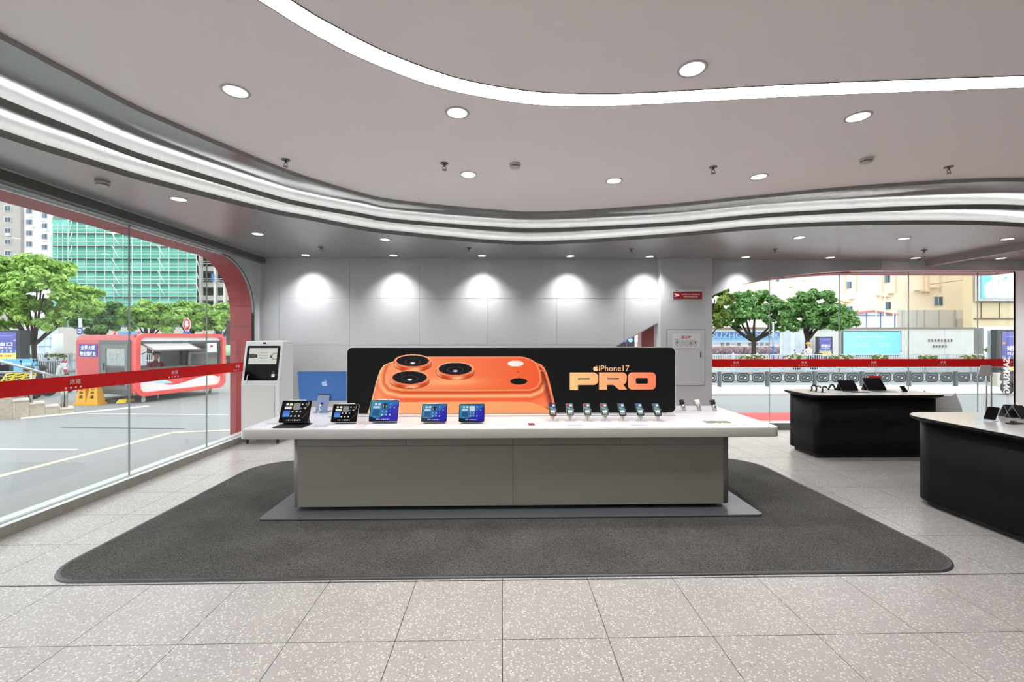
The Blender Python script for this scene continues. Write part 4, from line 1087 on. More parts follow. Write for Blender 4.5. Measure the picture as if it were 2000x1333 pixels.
# ------------------------------------------------------------------ black service counters on the right
BLKC = M('black_laminate', (13, 13, 13), .5, spec=.22); BTOP = M('counter_b_top', (226, 222, 218), .2)
def black_counter(x0, x1, y0, y1, r, lab, seams):
    rt = thing('service_counter', lab, 'counter', (x0, y0, 0), 0, 'black service counters')
    w, d = x1 - x0, y1 - y0
    MB().prism(rrect(.07, w - .07, .075, d - .07, max(r - .05, .04), 10), .055, .842, 'z', True).build('body', BLKC, rt)
    MB().prism(rrect(.12, w - .12, .12, d - .12, max(r - .08, .03), 6), 0, .055, 'z').build('toe_kick', M('toe_dark'), rt)
    o1, o2 = rrect(0, w, 0, d, r, 10), rrect(.06, w - .06, .06, d - .06, max(r - .04, .03), 10)
    mb = MB(); n = len(o1)
    rr = [[(x, y, .84) for x, y in o2], [(x, y, .875) for x, y in o1], [(x, y, .896) for x, y in o1]]
    for a, b in zip(rr[:-1], rr[1:]): mb.strip(a + [a[0]], b + [b[0]])
    mb.add(rr[0], [tuple(range(n))]); mb.add(rr[2], [tuple(range(n))])
    mb.build('top_rim', M('black_rim', (22, 22, 22), .35, spec=.3), rt)
    MB().prism(rrect(.004, w - .004, .004, d - .004, r, 10), .896, .90, 'z').build('top_surface', BTOP, rt)
    for s in seams: MB().box(s - .002, s + .002, .073, .077, .057, .84).build('panel_joint', M('joint_black', (4, 4, 4), .7), rt)
    return rt
black_counter(4.34, 6.24, 5.90, 6.66, .13, 'rear black service counter with pale top by the right window', (1.05, 1.5))
black_counter(4.20, 6.4, 2.95, 4.55, .30, 'nearer black service counter cut off by the right edge', (1.0,))
BT = .90
def bpos(u, v): return W(u, v, z=BT)
# folding tablets with dark screens
def dark_tablet(u, v, w, h, lab):
    p = bpos(u, v); r = thing('tablet', lab, 'tablet', p, 0, 'dark tablets on the rear black counter')
    T = Matrix.Translation((0, 0, .008)) @ Matrix.Rotation(math.radians(-34), 4, 'X')
    MB().prism(rrect(-w / 2, w / 2, 0, h, .01, 4), 0, .007, 'y', True).xf(T).build('tablet_body', M('tablet_edge_steel', (150, 150, 152), .3, metal=.8), r)
    MB().prism(rrect(-w / 2 + .001, w / 2 - .001, .001, h - .001, .01, 4), -.0008, .0005, 'y').xf(T).build('dark_screen', M('screen_off', (10, 10, 11), .3, spec=.12), r)
    MB().add([(-w / 2, .07, .001), (w / 2, .07, .001), (w / 2, .13, .001), (-w / 2, .13, .001), (-w / 2, .088, .10), (w / 2, .088, .10)], [(0, 1, 5, 4), (3, 2, 5, 4), (0, 3, 4), (1, 2, 5)]).build('kickstand', M('stand_black', (16, 16, 16), .5), r)
    MB().prism(rrect(-w / 2, w / 2, -.19, 0, .008, 4), .001, .006, 'z').build('keyboard_flap', M('flap_dark', (34, 32, 32), .45), r)
    MB().tube([(w / 2 + .006, .03, .02), (w / 2 + .008, .06, .075), (w / 2 + .006, .09, .10)], .006, 8).build('tether_clip', DARK, r)
    MB().prism(rrect(w / 2 - .14, w / 2 - .03, -.17, -.13, .004, 3), .006, .009, 'z').build('pen', M('pen_grey', (180, 178, 174), .4), r)
dark_tablet(1661, 764.5, .255, .175, 'smaller folded-cover tablet with dark screen on the rear black counter')
dark_tablet(1714, 763.5, .29, .21, 'larger folded-cover tablet with dark screen on the rear black counter')
p = bpos(1769, 766); r = thing('phone', 'small dark phone leaning on a stand right of the folded-cover tablets', 'phone', p)
T = Matrix.Translation((0, 0, .004)) @ Matrix.Rotation(math.radians(-38), 4, 'X')
MB().prism(rrect(-.036, .036, 0, .1, .008, 4), 0, .008, 'y').xf(T).build('phone_body', M('screen_off'), r); MB().box(-.02, .02, .0, .06, 0, .006).build('stand_foot', DARK, r); MB().tube([(0, .05, .003), (0, .04, .05)], .006, 6).build('stand_leg', DARK, r)
p = bpos(1709, 759); r = thing('price_card', 'red upright card behind the larger folded-cover tablet', 'card', p)
MB().box(-.10, .10, 0, .004, 0, W(1709, 734.5, Y=p.y).z - BT).build('card', M('card_red', (214, 32, 40), .5), r); MB().box(-.10, .10, .0, .05, 0, .004).build('foot', DARK, r)
def clip_stand(u, v, lab, col2):
    r = thing('wristband', lab, 'wristband', bpos(u, v), 0, 'wristbands on the rear black counter')
    pts = [(-.03, 0, .002), (-.01, .01, .03), (-.02, .0, .06), (0, 0, .085), (.03, 0, .082), (.045, .0, .06)]
    MB().tube(catmull(pts, 3), .012, 8).build('strap', DARK, r); MB().tube(catmull([(-.02, 0, .058), (-.005, 0, .07), (.012, 0, .074)], 3), .0135, 8).build('band_face', col2, r)
    MB().box(-.05, .03, -.02, .03, 0, .003).build('foot', DARK, r)
clip_stand(1588, 764, 'first black and white wristband from the left on its stand', WHITE); clip_stand(1597, 766, 'middle black and white wristband on its stand', WHITE); clip_stand(1609, 767, 'third black and white wristband on its stand', WHITE)
r = thing('smart_band', 'dark arched band standing open left of the smaller tablet', 'band', bpos(1625, 762.5), 0)
MB().tube(catmull([(-.06, 0, .004), (-.03, 0, .06), (0, 0, .085), (.03, 0, .06), (.06, .01, .004)], 4), .013, 8).build('strap', DARK, r); MB().box(-.09, .09, -.02, .03, 0, .003).build('foot', DARK, r)
# on the near black counter
r = thing('phone', 'upright black phone on a clear stand on the near black counter', 'phone', bpos(1932, 822), -1.15)
T = Matrix.Translation((0, 0, .012)) @ Matrix.Rotation(math.radians(-44), 4, 'X')
MB().prism(rrect(-.042, .042, 0, .155, .008, 4), 0, .008, 'y', True).xf(T).build('phone_body', ALT, r); MB().prism(rrect(-.041, .041, .001, .154, .008, 4), -.001, .0005, 'y').xf(T).build('dark_screen', M('screen_off'), r)
MB().prism(rrect(-.05, .05, -.05, .06, .02, 5), 0, .006, 'z').build('stand_foot', M('acrylic_clear', (206, 220, 226), .1), r); MB().tube([(0, .055, .004), (0, .088, .06)], .006, 8).build('stand_leg', ALT, r)
for u, v, rz, lab in ((1983, 817, -.2, 'dark tent-folded phone, farther one at the right edge'), (1999, 819, .1, 'dark tent-folded phone, nearer one at the right edge')):
    r = thing('folding_phone', lab, 'phone', bpos(u, v), rz, 'folding phones at the right edge')
    for s, nm in ((-30, 'front_half'), (26, 'rear_half')):
        T = Matrix.Translation((0, .05, .125)) @ Matrix.Rotation(math.radians(180 + s), 4, 'X')
        MB().prism(rrect(-.06, .06, 0, .138, .008, 4), -.004, .004, 'y', True).xf(T).build(nm, M('fold_edge', (120, 124, 122), .3, metal=.6), r)
        MB().prism(rrect(-.057, .057, .003, .135, .007, 4), -.0048 if s > 0 else .003, .0 if s > 0 else .0048, 'y').xf(T).build(nm + '_screen', M('screen_dim', (34, 40, 46), .12), r)
r = thing('lock_block', 'small black security block on the near black counter', 'security block', bpos(1980, 829), .1)
MB().box(-.05, .08, -.02, .03, 0, .012).build('base', DARK, r, bevel=.003); MB().box(-.02, .02, -.01, .015, .012, .03).build('head', DARK, r, bevel=.003); MB().box(-.01, .012, -.012, -.01, .018, .026).build('badge', STEEL, r)
# shell chairs
def chair(loc, rz, lab):
    r = thing('shell_chair', lab, 'chair', loc, rz, 'pale shell chairs')
    m = M('chair_shell', (236, 236, 236), .45)
    sec = [(-.24, .50), (-.20, .46), (.0, .44), (.18, .46), (.24, .62), (.28, .84)]
    mb = MB(); rows = []
    for (y, z), hw in zip(sec, (.20, .23, .24, .24, .23, .17)):
        rows.append([(-hw, y, z + .06), (-hw * .8, y, z + .01), (0, y, z), (hw * .8, y, z + .01), (hw, y, z + .06)])
    for a, b in zip(rows[:-1], rows[1:]): mb.strip(a, b)
    o = mb.build('shell', m, r); s = o.modifiers.new('t', 'SOLIDIFY'); s.thickness = .02
    for sx in (-1, 1):
        for sy in (-1, 1): MB().tube([(sx * .12, sy * .10, .45), (sx * .2, sy * .2, .0)], [.014, .01], 8).build('leg', STEEL, r)
chair((6.72, 6.45, 0), 2.2, 'pale shell chair at the right end of the rear black counter'); chair((6.05, 7.15, 0), 3.1, 'pale shell chair behind the rear black counter')
# sign head on two poles
p = W(1931, 760, Y=7.2)
r = thing('sign_stand', 'white tapered sign head on two slim metal poles by the right glass', 'sign stand', (p.x, 7.2, 0))
for dx in (-.035, .04): MB().tube([(dx * 1.3, 0, .01), (dx, 0, 1.22)], .011, 8).build('pole', STEEL, r)
MB().lathe([(.16, 0), (.16, .01), (.14, .014)], 24).build('base', STEEL, r)
MB().prism([(-.21, 1.05), (.06, 1.05), (.02, 1.225), (-.15, 1.225)], -.012, -.004, 'y').build('sign_head', M('frosted_white', (214, 210, 212), .4), r)

# ================================================================== the street
ASPH = M('asphalt', (142, 143, 144), .9, var=.22, vscale=60, bump=.3, bscale=160, world_co=True)
PAVE = M('pale_paving', (206, 206, 204), .85, var=.06, vscale=1.2, world_co=True)
struct(MB().add([(-320, -60, GZ), (200, -60, GZ), (200, 200, GZ), (-320, 200, GZ)], [(0, 1, 2, 3)]).build('ground', ASPH))
struct(MB().box(2, 60, 15.0, 17.7, GZ, GZ + .03).build('sidewalk', PAVE))
struct(MB().box(2, 60, 14.75, 15.0, GZ, GZ + .035).build('kerb', M('kerb_grey', (164, 164, 162), .85, var=.1, vscale=3)))
YEL, WHT = M('road_yellow', (226, 214, 178), .85, var=.08, vscale=9), M('road_white', (232, 232, 230), .85, var=.06, vscale=7)
def paint(p, q, w, mat, lab):
    a, b = W(*p, z=GZ), W(*q, z=GZ); d = (b - a).normalized(); s = Vector((-d.y, d.x, 0)) * w / 2
    o = MB().add([a - s, b - s, b + s, a + s], [(0, 1, 2, 3)]).xf(Matrix.Translation((0, 0, .004))).build('road_marking', mat)
    s_ = o.modifiers.new('t', 'SOLIDIFY'); s_.thickness = .003; s_.offset = 1
    tag(o, lab, 'road marking')
paint((-20, 936), (335, 846), .13, YEL, 'long faded yellow line on the asphalt outside the left window')
paint((335, 846), (455, 841), .12, YEL, 'short yellow end of line on the asphalt beside the red frame')
paint((40, 818), (290, 794), .30, WHT, 'broad white kerb line running towards the guard booth')
paint((170, 809), (445, 811), .07, WHT, 'thin white line across the road below the guard booth')
paint((-20, 878), (150, 879), .07, WHT, 'thin white line on the asphalt at far left')
paint((120, 836), (360, 838), .05, M('tar_line', (96, 98, 100), .9), 'dark tar joint across the road')
carpet_o = tag(MB().box(4.6, 13.5, 8.7, 11.3, GZ, GZ + .012).build('entrance_carpet', M('carpet_red', (226, 84, 84), .9, var=.04, vscale=20)), 'flat red entrance carpet on the street outside the right window', 'carpet')

# ------------------------------------------------------------------ trees
def mat_leaf(name, c0, c1, c2):
    m = bpy.data.materials.new(name); m.use_nodes = True
    n, l = m.node_tree.nodes, m.node_tree.links; b = n['Principled BSDF']; out = n['Material Output']
    g = n.new('ShaderNodeNewGeometry'); r = n.new('ShaderNodeValToRGB')
    r.color_ramp.elements[0].color = rgb(c0); r.color_ramp.elements[1].color = rgb(c2)
    e = r.color_ramp.elements.new(.55); e.color = rgb(c1)
    l.new(g.outputs['Random Per Island'], r.inputs['Fac']); l.new(r.outputs['Color'], b.inputs['Base Color'])
    b.inputs['Roughness'].default_value = .55
    t = n.new('ShaderNodeBsdfTranslucent'); l.new(r.outputs['Color'], t.inputs['Color'])
    mx = n.new('ShaderNodeMixShader'); mx.inputs['Fac'].default_value = .38
    l.new(b.outputs['BSDF'], mx.inputs[1]); l.new(t.outputs['BSDF'], mx.inputs[2]); l.new(mx.outputs['Shader'], out.inputs['Surface'])
    return m
LEAF_A = mat_leaf('leaf_bright', (104, 146, 60), (164, 206, 96), (206, 236, 138))
LEAF_B = mat_leaf('leaf_mid', (62, 104, 50), (108, 158, 84), (156, 200, 118))
LEAF_C = mat_leaf('leaf_olive', (70, 92, 34), (120, 146, 60), (160, 180, 86))
BARK = M('bark', (62, 52, 44), .9, var=.25, vscale=9, bump=.5, bscale=30)
def leaf_mesh(name, blobs, n, size, seed, mat, clump=26):
    R_ = np.random.RandomState(seed); cs = []
    vol = np.array([b[3] * b[4] * b[5] for b in blobs]) ** .67
    for b, w in zip(blobs, vol / vol.sum()):
        k = max(8, int(clump * len(blobs) * w))
        d = R_.normal(size=(k, 3)); d /= np.linalg.norm(d, axis=1)[:, None]; d[:, 2] = np.where(d[:, 2] < -.5, -d[:, 2], d[:, 2])
        rr = R_.uniform(.62, .98, k)[:, None]
        c = np.array(b[:3]) + d * rr * np.array(b[3:6]); s = (b[3] + b[4] + b[5]) / 3 * R_.uniform(.20, .34, k)
        cs.append(np.c_[c, s, d])
    cs = np.vstack(cs); idx = R_.randint(0, len(cs), n); C = cs[idx]
    o = R_.normal(size=(n, 3)); o /= np.linalg.norm(o, axis=1)[:, None]; o[:, 2] *= .62
    P = C[:, :3] + o * (C[:, 3] * R_.uniform(.55, 1.0, n))[:, None]
    nr = o + C[:, 4:] * .5 + np.array([0, 0, .55]) + R_.normal(size=(n, 3)) * .45; nr /= np.linalg.norm(nr, axis=1)[:, None]
    t = np.cross(nr, R_.normal(size=(n, 3))); t /= np.linalg.norm(t, axis=1)[:, None]; bt = np.cross(nr, t)
    s = size * R_.uniform(.7, 1.3, n)[:, None]
    V_ = np.stack([P - t * s, P - bt * s * .5 + nr * s * .12, P + t * s, P + bt * s * .5 + nr * s * .12], 1).reshape(-1, 3)
    me = bpy.data.meshes.new(name); me.vertices.add(4 * n); me.vertices.foreach_set('co', V_.astype(np.float32).ravel())
    me.loops.add(4 * n); me.loops.foreach_set('vertex_index', np.arange(4 * n, dtype=np.int32))
    me.polygons.add(n); me.polygons.foreach_set('loop_start', np.arange(0, 4 * n, 4, dtype=np.int32)); me.update(calc_edges=True)
    me.materials.append(mat)
    return me
def tree(u, Y, spec, lab, mat=LEAF_A, n=5000, size=.14, seed=1, trunk_r=.14, fork=.45, name='street_tree'):
    """spec: crown lobes as pixel boxes (u0,u1,v0,v1) seen at the tree's distance"""
    base = W(u, 700, Y=Y); base.z = GZ
    r = thing(name, lab, 'tree', base, 0, 'street trees')
    blobs = []
    for k, (u0, u1, v0, v1) in enumerate(spec):
        a, b = W(u0, v1, Y=Y), W(u1, v0, Y=Y)
        rx, rz = abs(b.x - a.x) / 2, abs(b.z - a.z) / 2
        c = (a + b) / 2 - base; dy = .5 * rx * math.sin(2.4 * k)
        blobs.append((c.x, c.y * 0 + dy, c.z, rx, rx * .9, rz))
    o = bpy.data.objects.new('crown', leaf_mesh('crown', blobs, n, size, seed, mat)); link(o, r); o['kind'] = 'stuff'
    zlow = min(b[2] - b[5] for b in blobs); zf = max(.8, zlow * .75 + .3)
    mb = MB(); mb.tube([(0, 0, 0), (.03, .02, zf * .5), (0, 0, zf)], [trunk_r * 1.25, trunk_r, trunk_r * .9], 9)
    rnd = random.Random(seed)
    for b in blobs + [(bb[0] * .5, bb[1] * .5, bb[2] + .2, 1, 1, 1) for bb in blobs[:2]]:
        e = Vector((b[0], b[1], b[2])); m_ = Vector((e.x * .45 + rnd.uniform(-.1, .1), e.y * .4, zf + (e.z - zf) * .38))
        mb.tube(catmull([(0, 0, zf - .1), m_, e], 3), [trunk_r * .75] * 2 + [trunk_r * .5] * 2 + [trunk_r * .3] * 3, 6)
    mb.build('trunk', BARK, r)
    return r
tree(66, 24, [(-70, 40, 500, 610), (0, 120, 490, 600), (60, 165, 530, 625), (100, 188, 560, 640), (-40, 60, 560, 655), (40, 120, 580, 655), (-70, 10, 590, 665), (95, 150, 600, 662), (20, 80, 540, 630)], 'big bright green tree at the left edge in front of the flats', n=22000, size=.14, seed=2, trunk_r=.11)
tree(190, 29, [(145, 205, 592, 662), (180, 250, 586, 652), (160, 235, 600, 668)], 'green tree standing behind the red end of the guard booth', mat=LEAF_B, n=5000, size=.15, seed=3)
tree(291, 29, [(245, 312, 588, 648), (280, 336, 590, 646), (250, 305, 600, 660), (290, 340, 605, 660)], 'light green tree behind the middle of the guard booth', n=5000, size=.14, seed=4)
tree(372, 29, [(325, 385, 590, 652), (350, 405, 586, 646), (330, 400, 605, 664)], 'light green tree beside the octagonal stop sign', n=5000, size=.14, seed=5)
tree(430, 29, [(390, 440, 596, 654), (412, 475, 590, 650), (395, 460, 608, 662)], 'light green tree next to the red window frame', n=5000, size=.14, seed=6)
tree(1472, 33, [(1400, 1470, 575, 640), (1440, 1530, 565, 630), (1480, 1545, 585, 650), (1400, 1450, 600, 648), (1500, 1545, 610, 655), (1440, 1500, 598, 645), (1400, 1455, 612, 652), (1495, 1548, 618, 660)], 'forked green tree in front of the sky-blue city billboard', mat=LEAF_B, n=12000, size=.15, seed=7, trunk_r=.17)
tree(1577, 33, [(1538, 1600, 572, 630), (1570, 1640, 563, 625), (1550, 1645, 600, 650), (1600, 1648, 585, 640), (1545, 1590, 605, 648), (1555, 1640, 618, 656)], 'rounded green tree left of the small lit poster box', mat=LEAF_B, n=12000, size=.15, seed=8, trunk_r=.16)
tree(1380, 31, [(1360, 1432, 560, 612), (1365, 1418, 590, 660), (1385, 1425, 610, 650)], 'olive green tree half hidden by the pier', mat=LEAF_C, n=7000, size=.14, seed=9)

# ------------------------------------------------------------------ far buildings
def quad_box(mb, u0, u1, v0, v1, Y, d=.3):
    a, b = W(u0, v1, Y=Y), W(u1, v0, Y=Y); mb.box(a.x, b.x, Y, Y + d, a.z, b.z); return mb
GLZ = M('far_glass', (96, 120, 148), .15); GLD = M('far_glass_dark', (70, 84, 98), .15); FRM = M('far_frame', (210, 214, 216), .5)
def far_window(par, u0, u1, v0, v1, Y, mat=GLZ, Yr=None):
    w = quad_box(MB(), u0, u1, v0, v1, Y - .12, .1).build('window', FRM, par)
    um = (u0 + u1) / 2; e = (u1 - u0) * .07
    quad_box(MB(), u0 + e, um - e / 2, v0 + e, v1 - e, Y - .14, .05).build('pane', mat, w); quad_box(MB(), um + e / 2, u1 - e, v0 + e, v1 - e, Y - .14, .05).build('pane', GLD, w)
def far_block(name, lab, Y, parts, depth=10):
    r = thing(name, lab, 'building', (0, 0, 0))
    for nm, u0, u1, v0, v1, m, d0 in parts:
        a, b = W(u0, v1, Y=Y), W(u1, v0, Y=Y)
        MB().box(a.x, b.x, Y + d0, Y + depth, GZ if v1 > 650 else a.z, b.z).build(nm, m, r)
    return r
flats = far_block('apartment_building', 'grey and white flats with small windows and air conditioners at far left', 80,
                  [('grey_wing', -420, 40, 300, 700, M('flats_grey', (176, 170, 166), .8, var=.04, vscale=2), 0), ('white_wing', 40, 140, 330, 700, M('flats_white', (240, 236, 232), .8, var=.03, vscale=1), .6)])
for v0 in (402, 424, 445.5, 467, 489): far_window(flats, 8.5, 21.2, v0, v0 + 10.6, 80, GLD)
for v0 in (407, 428.5, 450, 471.5, 493): far_window(flats, 50.5, 62.6, v0, v0 + 10.6, 80.6)
for v0 in (416, 436, 457, 478, 499): far_window(flats, 80.5, 92, v0, v0 + 10.5, 80.6)
for v0 in (422, 443): far_window(flats, 102, 113, v0, v0 + 9, 80.6)
ACM = M('air_con', (226, 226, 226), .6)
for u, v in ((10, 456), (57, 441), (78, 427), (84, 447), (80, 468), (54, 420), (104, 433)): quad_box(MB(), u, u + 7, v, v + 4.5, 79.6, .5).build('air_conditioner', ACM, flats)
# scaffolded building wrapped in green net
SY_ = 70.0
sc = thing('scaffolded_building', 'building under construction wrapped in green net and steel scaffolding', 'building', (0, 0, 0))
NETS = [M('net_green_%d' % i, c, .8, var=.12, vscale=.7) for i, c in enumerate(((118, 204, 184), (104, 192, 172), (132, 214, 196)))]
ub = [102, 112.5, 122.5, 133] + [133 + 17.9 * i for i in range(1, 15)]; vb = [455 + 24.8 * i for i in range(-3, 8)]
a, b = W(104, 640, Y=SY_ + 1.2), W(382, 400, Y=SY_ + 1.2)
MB().box(a.x, b.x, SY_ + 1.2, SY_ + 3, GZ, b.z).build('hull', M('hull_grey', (120, 150, 140), .9), sc)
rnd = random.Random(4)
net_me = []
for i in range(3):
    R_ = np.random.RandomState(i); mb = MB()
    nn = 5; vs = [(x / nn - .5, R_.uniform(-.12, .02) - .1 * math.sin(math.pi * y / nn), y / nn - .5) for y in range(nn + 1) for x in range(nn + 1)]
    mb.add(vs, [(y * (nn + 1) + x, y * (nn + 1) + x + 1, (y + 1) * (nn + 1) + x + 1, (y + 1) * (nn + 1) + x) for y in range(nn) for x in range(nn)], True)
    net_me.append(mb.mesh('net_sheet', NETS[i]))
for i in range(len(ub) - 1):
    for j in range(len(vb) - 1):
        if i < 3 and vb[j] < 430: continue
        if ub[i] > 300 and vb[j] < 430: continue
        p, q = W(ub[i], vb[j + 1], Y=SY_ + .7), W(ub[i + 1], vb[j], Y=SY_ + .7)
        o = bpy.data.objects.new('net_sheet', net_me[rnd.randrange(3)]); o.location = (p + q) / 2; o.scale = (q.x - p.x, 1, (q.z - p.z) * 1.01); link(o, sc)
POLE = M('scaffold_pole', (226, 232, 230), .5)
z0_, z1_ = W(200, 650, Y=SY_).z, W(200, 390, Y=SY_).z
for i, u in enumerate(ub):
    x = W(u, 500, Y=SY_).x; MB().tube([(x, SY_, z0_), (x, SY_, z1_ if i > 2 else W(u, 436, Y=SY_).z)], .055, 6).build('pole', POLE, sc)
for v in vb:
    for dv, rr in ((0, .06), (-7.5, .045), (-13.5, .045)):
        p, q = W(ub[0] if v > 436 else ub[3], v + dv, Y=SY_ - .06), W(ub[-1], v + dv, Y=SY_ - .06); MB().tube([p, q], rr, 5).build('ledger', POLE, sc)
    p, q = W(ub[0] if v > 436 else ub[3], v + .7, Y=SY_ + .1), W(ub[-1], v + .7, Y=SY_ + .1)
    MB().box(p.x, q.x, SY_ + .05, SY_ + .68, p.z - .06, p.z).build('plank_deck', M('plank', (120, 116, 106), .9), sc)
for (u0, u1) in ((141, 134), (222, 208), (308, 322), (383, 391)):
    for j in range(2, 8):
        if u0 != 222 or True:
            p, q = W(u0 if u0 != 222 else 208 + 3 * 0 + 10, vb[j], Y=SY_ - .12), W(u1 if u0 != 222 else 233, vb[j + 1] if j + 1 < len(vb) else vb[j] + 24, Y=SY_ - .12)
            MB().tube([p, q], .05, 5).build('brace', POLE, sc)
# unfinished concrete frame next to it
cf = thing('concrete_frame', 'raw concrete frame with open floors right of the green net', 'building', (0, 0, 0))
CONC = M('raw_concrete', (176, 174, 168), .9, var=.12, vscale=1.0); DKI = M('open_floor_dark', (84, 86, 88), .9)
quad_box(MB(), 386, 500, 470, 640, 74, 6).build('inner_wall', DKI, cf)
for v in (490, 521, 552, 578, 612): quad_box(MB(), 384, 500, v, v + 9, 71.5, 3).build('floor_slab', CONC, cf)
for u in (388, 417, 436, 462): quad_box(MB(), u, u + 4, 460, 640, 71.2, .6).build('column', M('frame_column', (214, 208, 202), .8), cf)
for v in (482, 511, 545):
    for dv in (0, 4): MB().tube([W(384, v + dv, Y=71), W(500, v + dv, Y=71)], .05, 5).build('guard_rail', POLE, cf)
    for u in range(392, 470, 12): MB().tube([W(u, v, Y=71), W(u, v + 9, Y=71)], .04, 5).build('rail_post', POLE, cf)
quad_box(MB(), 413, 416.5, 535, 549, 70.9, .2).build('blue_sheet', M('sheet_blue', (70, 120, 200), .6), cf)
# beige building on the right
BEI = M('beige_render', (248, 235, 216), .85, var=.03, vscale=.6)
bb = far_block('beige_building', 'cream rendered building with few small windows behind the right hoarding', 60, [('wall', 1330, 1898, 420, 700, BEI, 0), ('lower_band', 1752, 1898, 606, 700, M('grey_render', (214, 214, 212), .85, var=.03, vscale=1), -.3)], 12)
for u0, u1, v0, v1 in ((1654, 1663.5, 550, 564), (1654.5, 1665.8, 598, 611), (1728, 1739, 536, 552.5), (1729, 1740.5, 589.5, 605), (1825, 1842.5, 579, 598), (1516, 1522, 543, 550.5), (1545, 1551, 539, 543.5)):
    far_window(bb, u0, u1, v0, v1, 60)
LED = M('ledge_tan', (228, 206, 178), .8)
for u0, u1, v in ((1716, 1725, 576.5), (1729, 1742, 578.5), (1741, 1752, 572), (1793, 1803, 566), (1806, 1824, 568.5), (1824, 1838, 561), (1646, 1652, 586), (1653, 1665, 588.5), (1664, 1674, 583), (1546, 1553, 559)): quad_box(MB(), u0, u1, v, v + 1.6, 59.4, .7).build('ledge', LED, bb)
for u in (1725.5, 1751, 1805, 1815, 1838, 1652, 1674): quad_box(MB(), u, u + 1.0, 525, 572, 59.8, .3).build('pilaster_edge', LED, bb)
for u in (1763, 1791, 1806, 1835, 1866): quad_box(MB(), u, u + .6, 606, 641, 59.55, .2).build('panel_joint', M('joint_grey', (186, 184, 180), .8), bb)
quad_box(MB(), 1873, 1888, 623, 641, 59.3, .5).build('louvre', M('louvre', (206, 198, 192), .8), bb)
tn = far_block('stone_building', 'sandy stone building with blue screen at the right window edge', 52, [('wall', 1898, 2200, 400, 700, M('sand_stone', (224, 206, 170), .85, var=.03, vscale=1), 0)], 1)
for v in (589, 622): quad_box(MB(), 1905 if v > 600 else 1911, 2200, v, v + 1.6, 51.8, .3).build('ledge', M('ledge_dark', (120, 106, 88), .8), tn)
for u in (1917, 1953, 1990): quad_box(MB(), u, u + .5, 590, 622, 51.9, .2).build('joint', M('ledge_dark'), tn)
scr = thing('wall_screen', 'pale blue picture screen on the sandy stone building', 'screen', (0, 0, 0))
quad_box(MB(), 1911, 2060, 470, 588, 51.4, .4).build('frame', FRM, scr)
p, q = W(1916.5, 583, Y=51.3), W(2055, 475, Y=51.3)
def sky_pic(U, V):
    R_ = np.random.RandomState(3); o = mixc((104, 192, 232), (150, 216, 244), V)
    for i in range(60):
        x, y = R_.uniform(.1, .6), R_.uniform(.05, .6); k = np.hypot((U - x) * 1.3, V - y) < R_.uniform(.03, .12); o[k] = o[k] * .35 + 250 * .65
    for x, y in ((.23, .28), (.31, .3), (.33, .5)): rect(o, U, V, x, x + .015, y, y + .05, (70, 120, 140))
    return o
raster('picture', p, (q.x - p.x, 0, 0), (0, 0, q.z - p.z), 80, 60, sky_pic, mat_vcol('wall_screen_mat', emit=.5), scr)
# white site hut with red roof
hut = thing('site_hut', 'white site hut with blue frame and red roof above the hoarding', 'hut', (0, 0, 0))
quad_box(MB(), 1648, 1750, 616, 695, 48, 3).build('wall', M('hut_white', (244, 248, 252), .7), hut)
q0, q1, q2 = W(1640, 617, Y=47.7), W(1706, 606, Y=47.7), W(1756, 614, Y=47.7)
MB().add([q0, q1, q2, q2 + Vector((0, 0, -.12)), q1 + Vector((0, 0, -.16)), q0 + Vector((0, 0, -.12))] + [p + Vector((0, 3.6, 0)) for p in (q0, q1, q2)], [(0, 1, 4, 5), (1, 2, 3, 4), (0, 1, 7, 6), (1, 2, 8, 7)]).build('roof', M('hut_red', (206, 120, 112), .7), hut)
a1, a2, a3 = W(1648, 617, Y=48), W(1706, 607.5, Y=48), W(1750, 617, Y=48)
MB().add([a1, a2, a3], [(0, 1, 2)]).build('gable', M('hut_white'), hut)
BLF = M('hut_blue', (96, 128, 176), .6)
for u in (1693, 1720, 1748): quad_box(MB(), u, u + 1.2, 612, 650, 47.9, .1).build('frame_post', BLF, hut)
quad_box(MB(), 1664, 1750, 615.5, 616.7, 47.9, .1).build('frame_beam', BLF, hut)
quad_box(MB(), 1655, 1665, 622, 641, 47.9, .12).build('door', M('hut_door', (60, 112, 172), .5), hut)
for u in (1711, 1728, 1745): tag(MB().tube([W(u, 696.7, Y=46), W(u, 560 + (u - 1711), Y=46)], .05, 6).build('flag_pole', POLE), {1711: 'leftmost slim white flagpole by the site hut', 1728: 'middle slim white flagpole by the site hut', 1745: 'rightmost slim white flagpole by the site hut'}[u], 'flagpole')

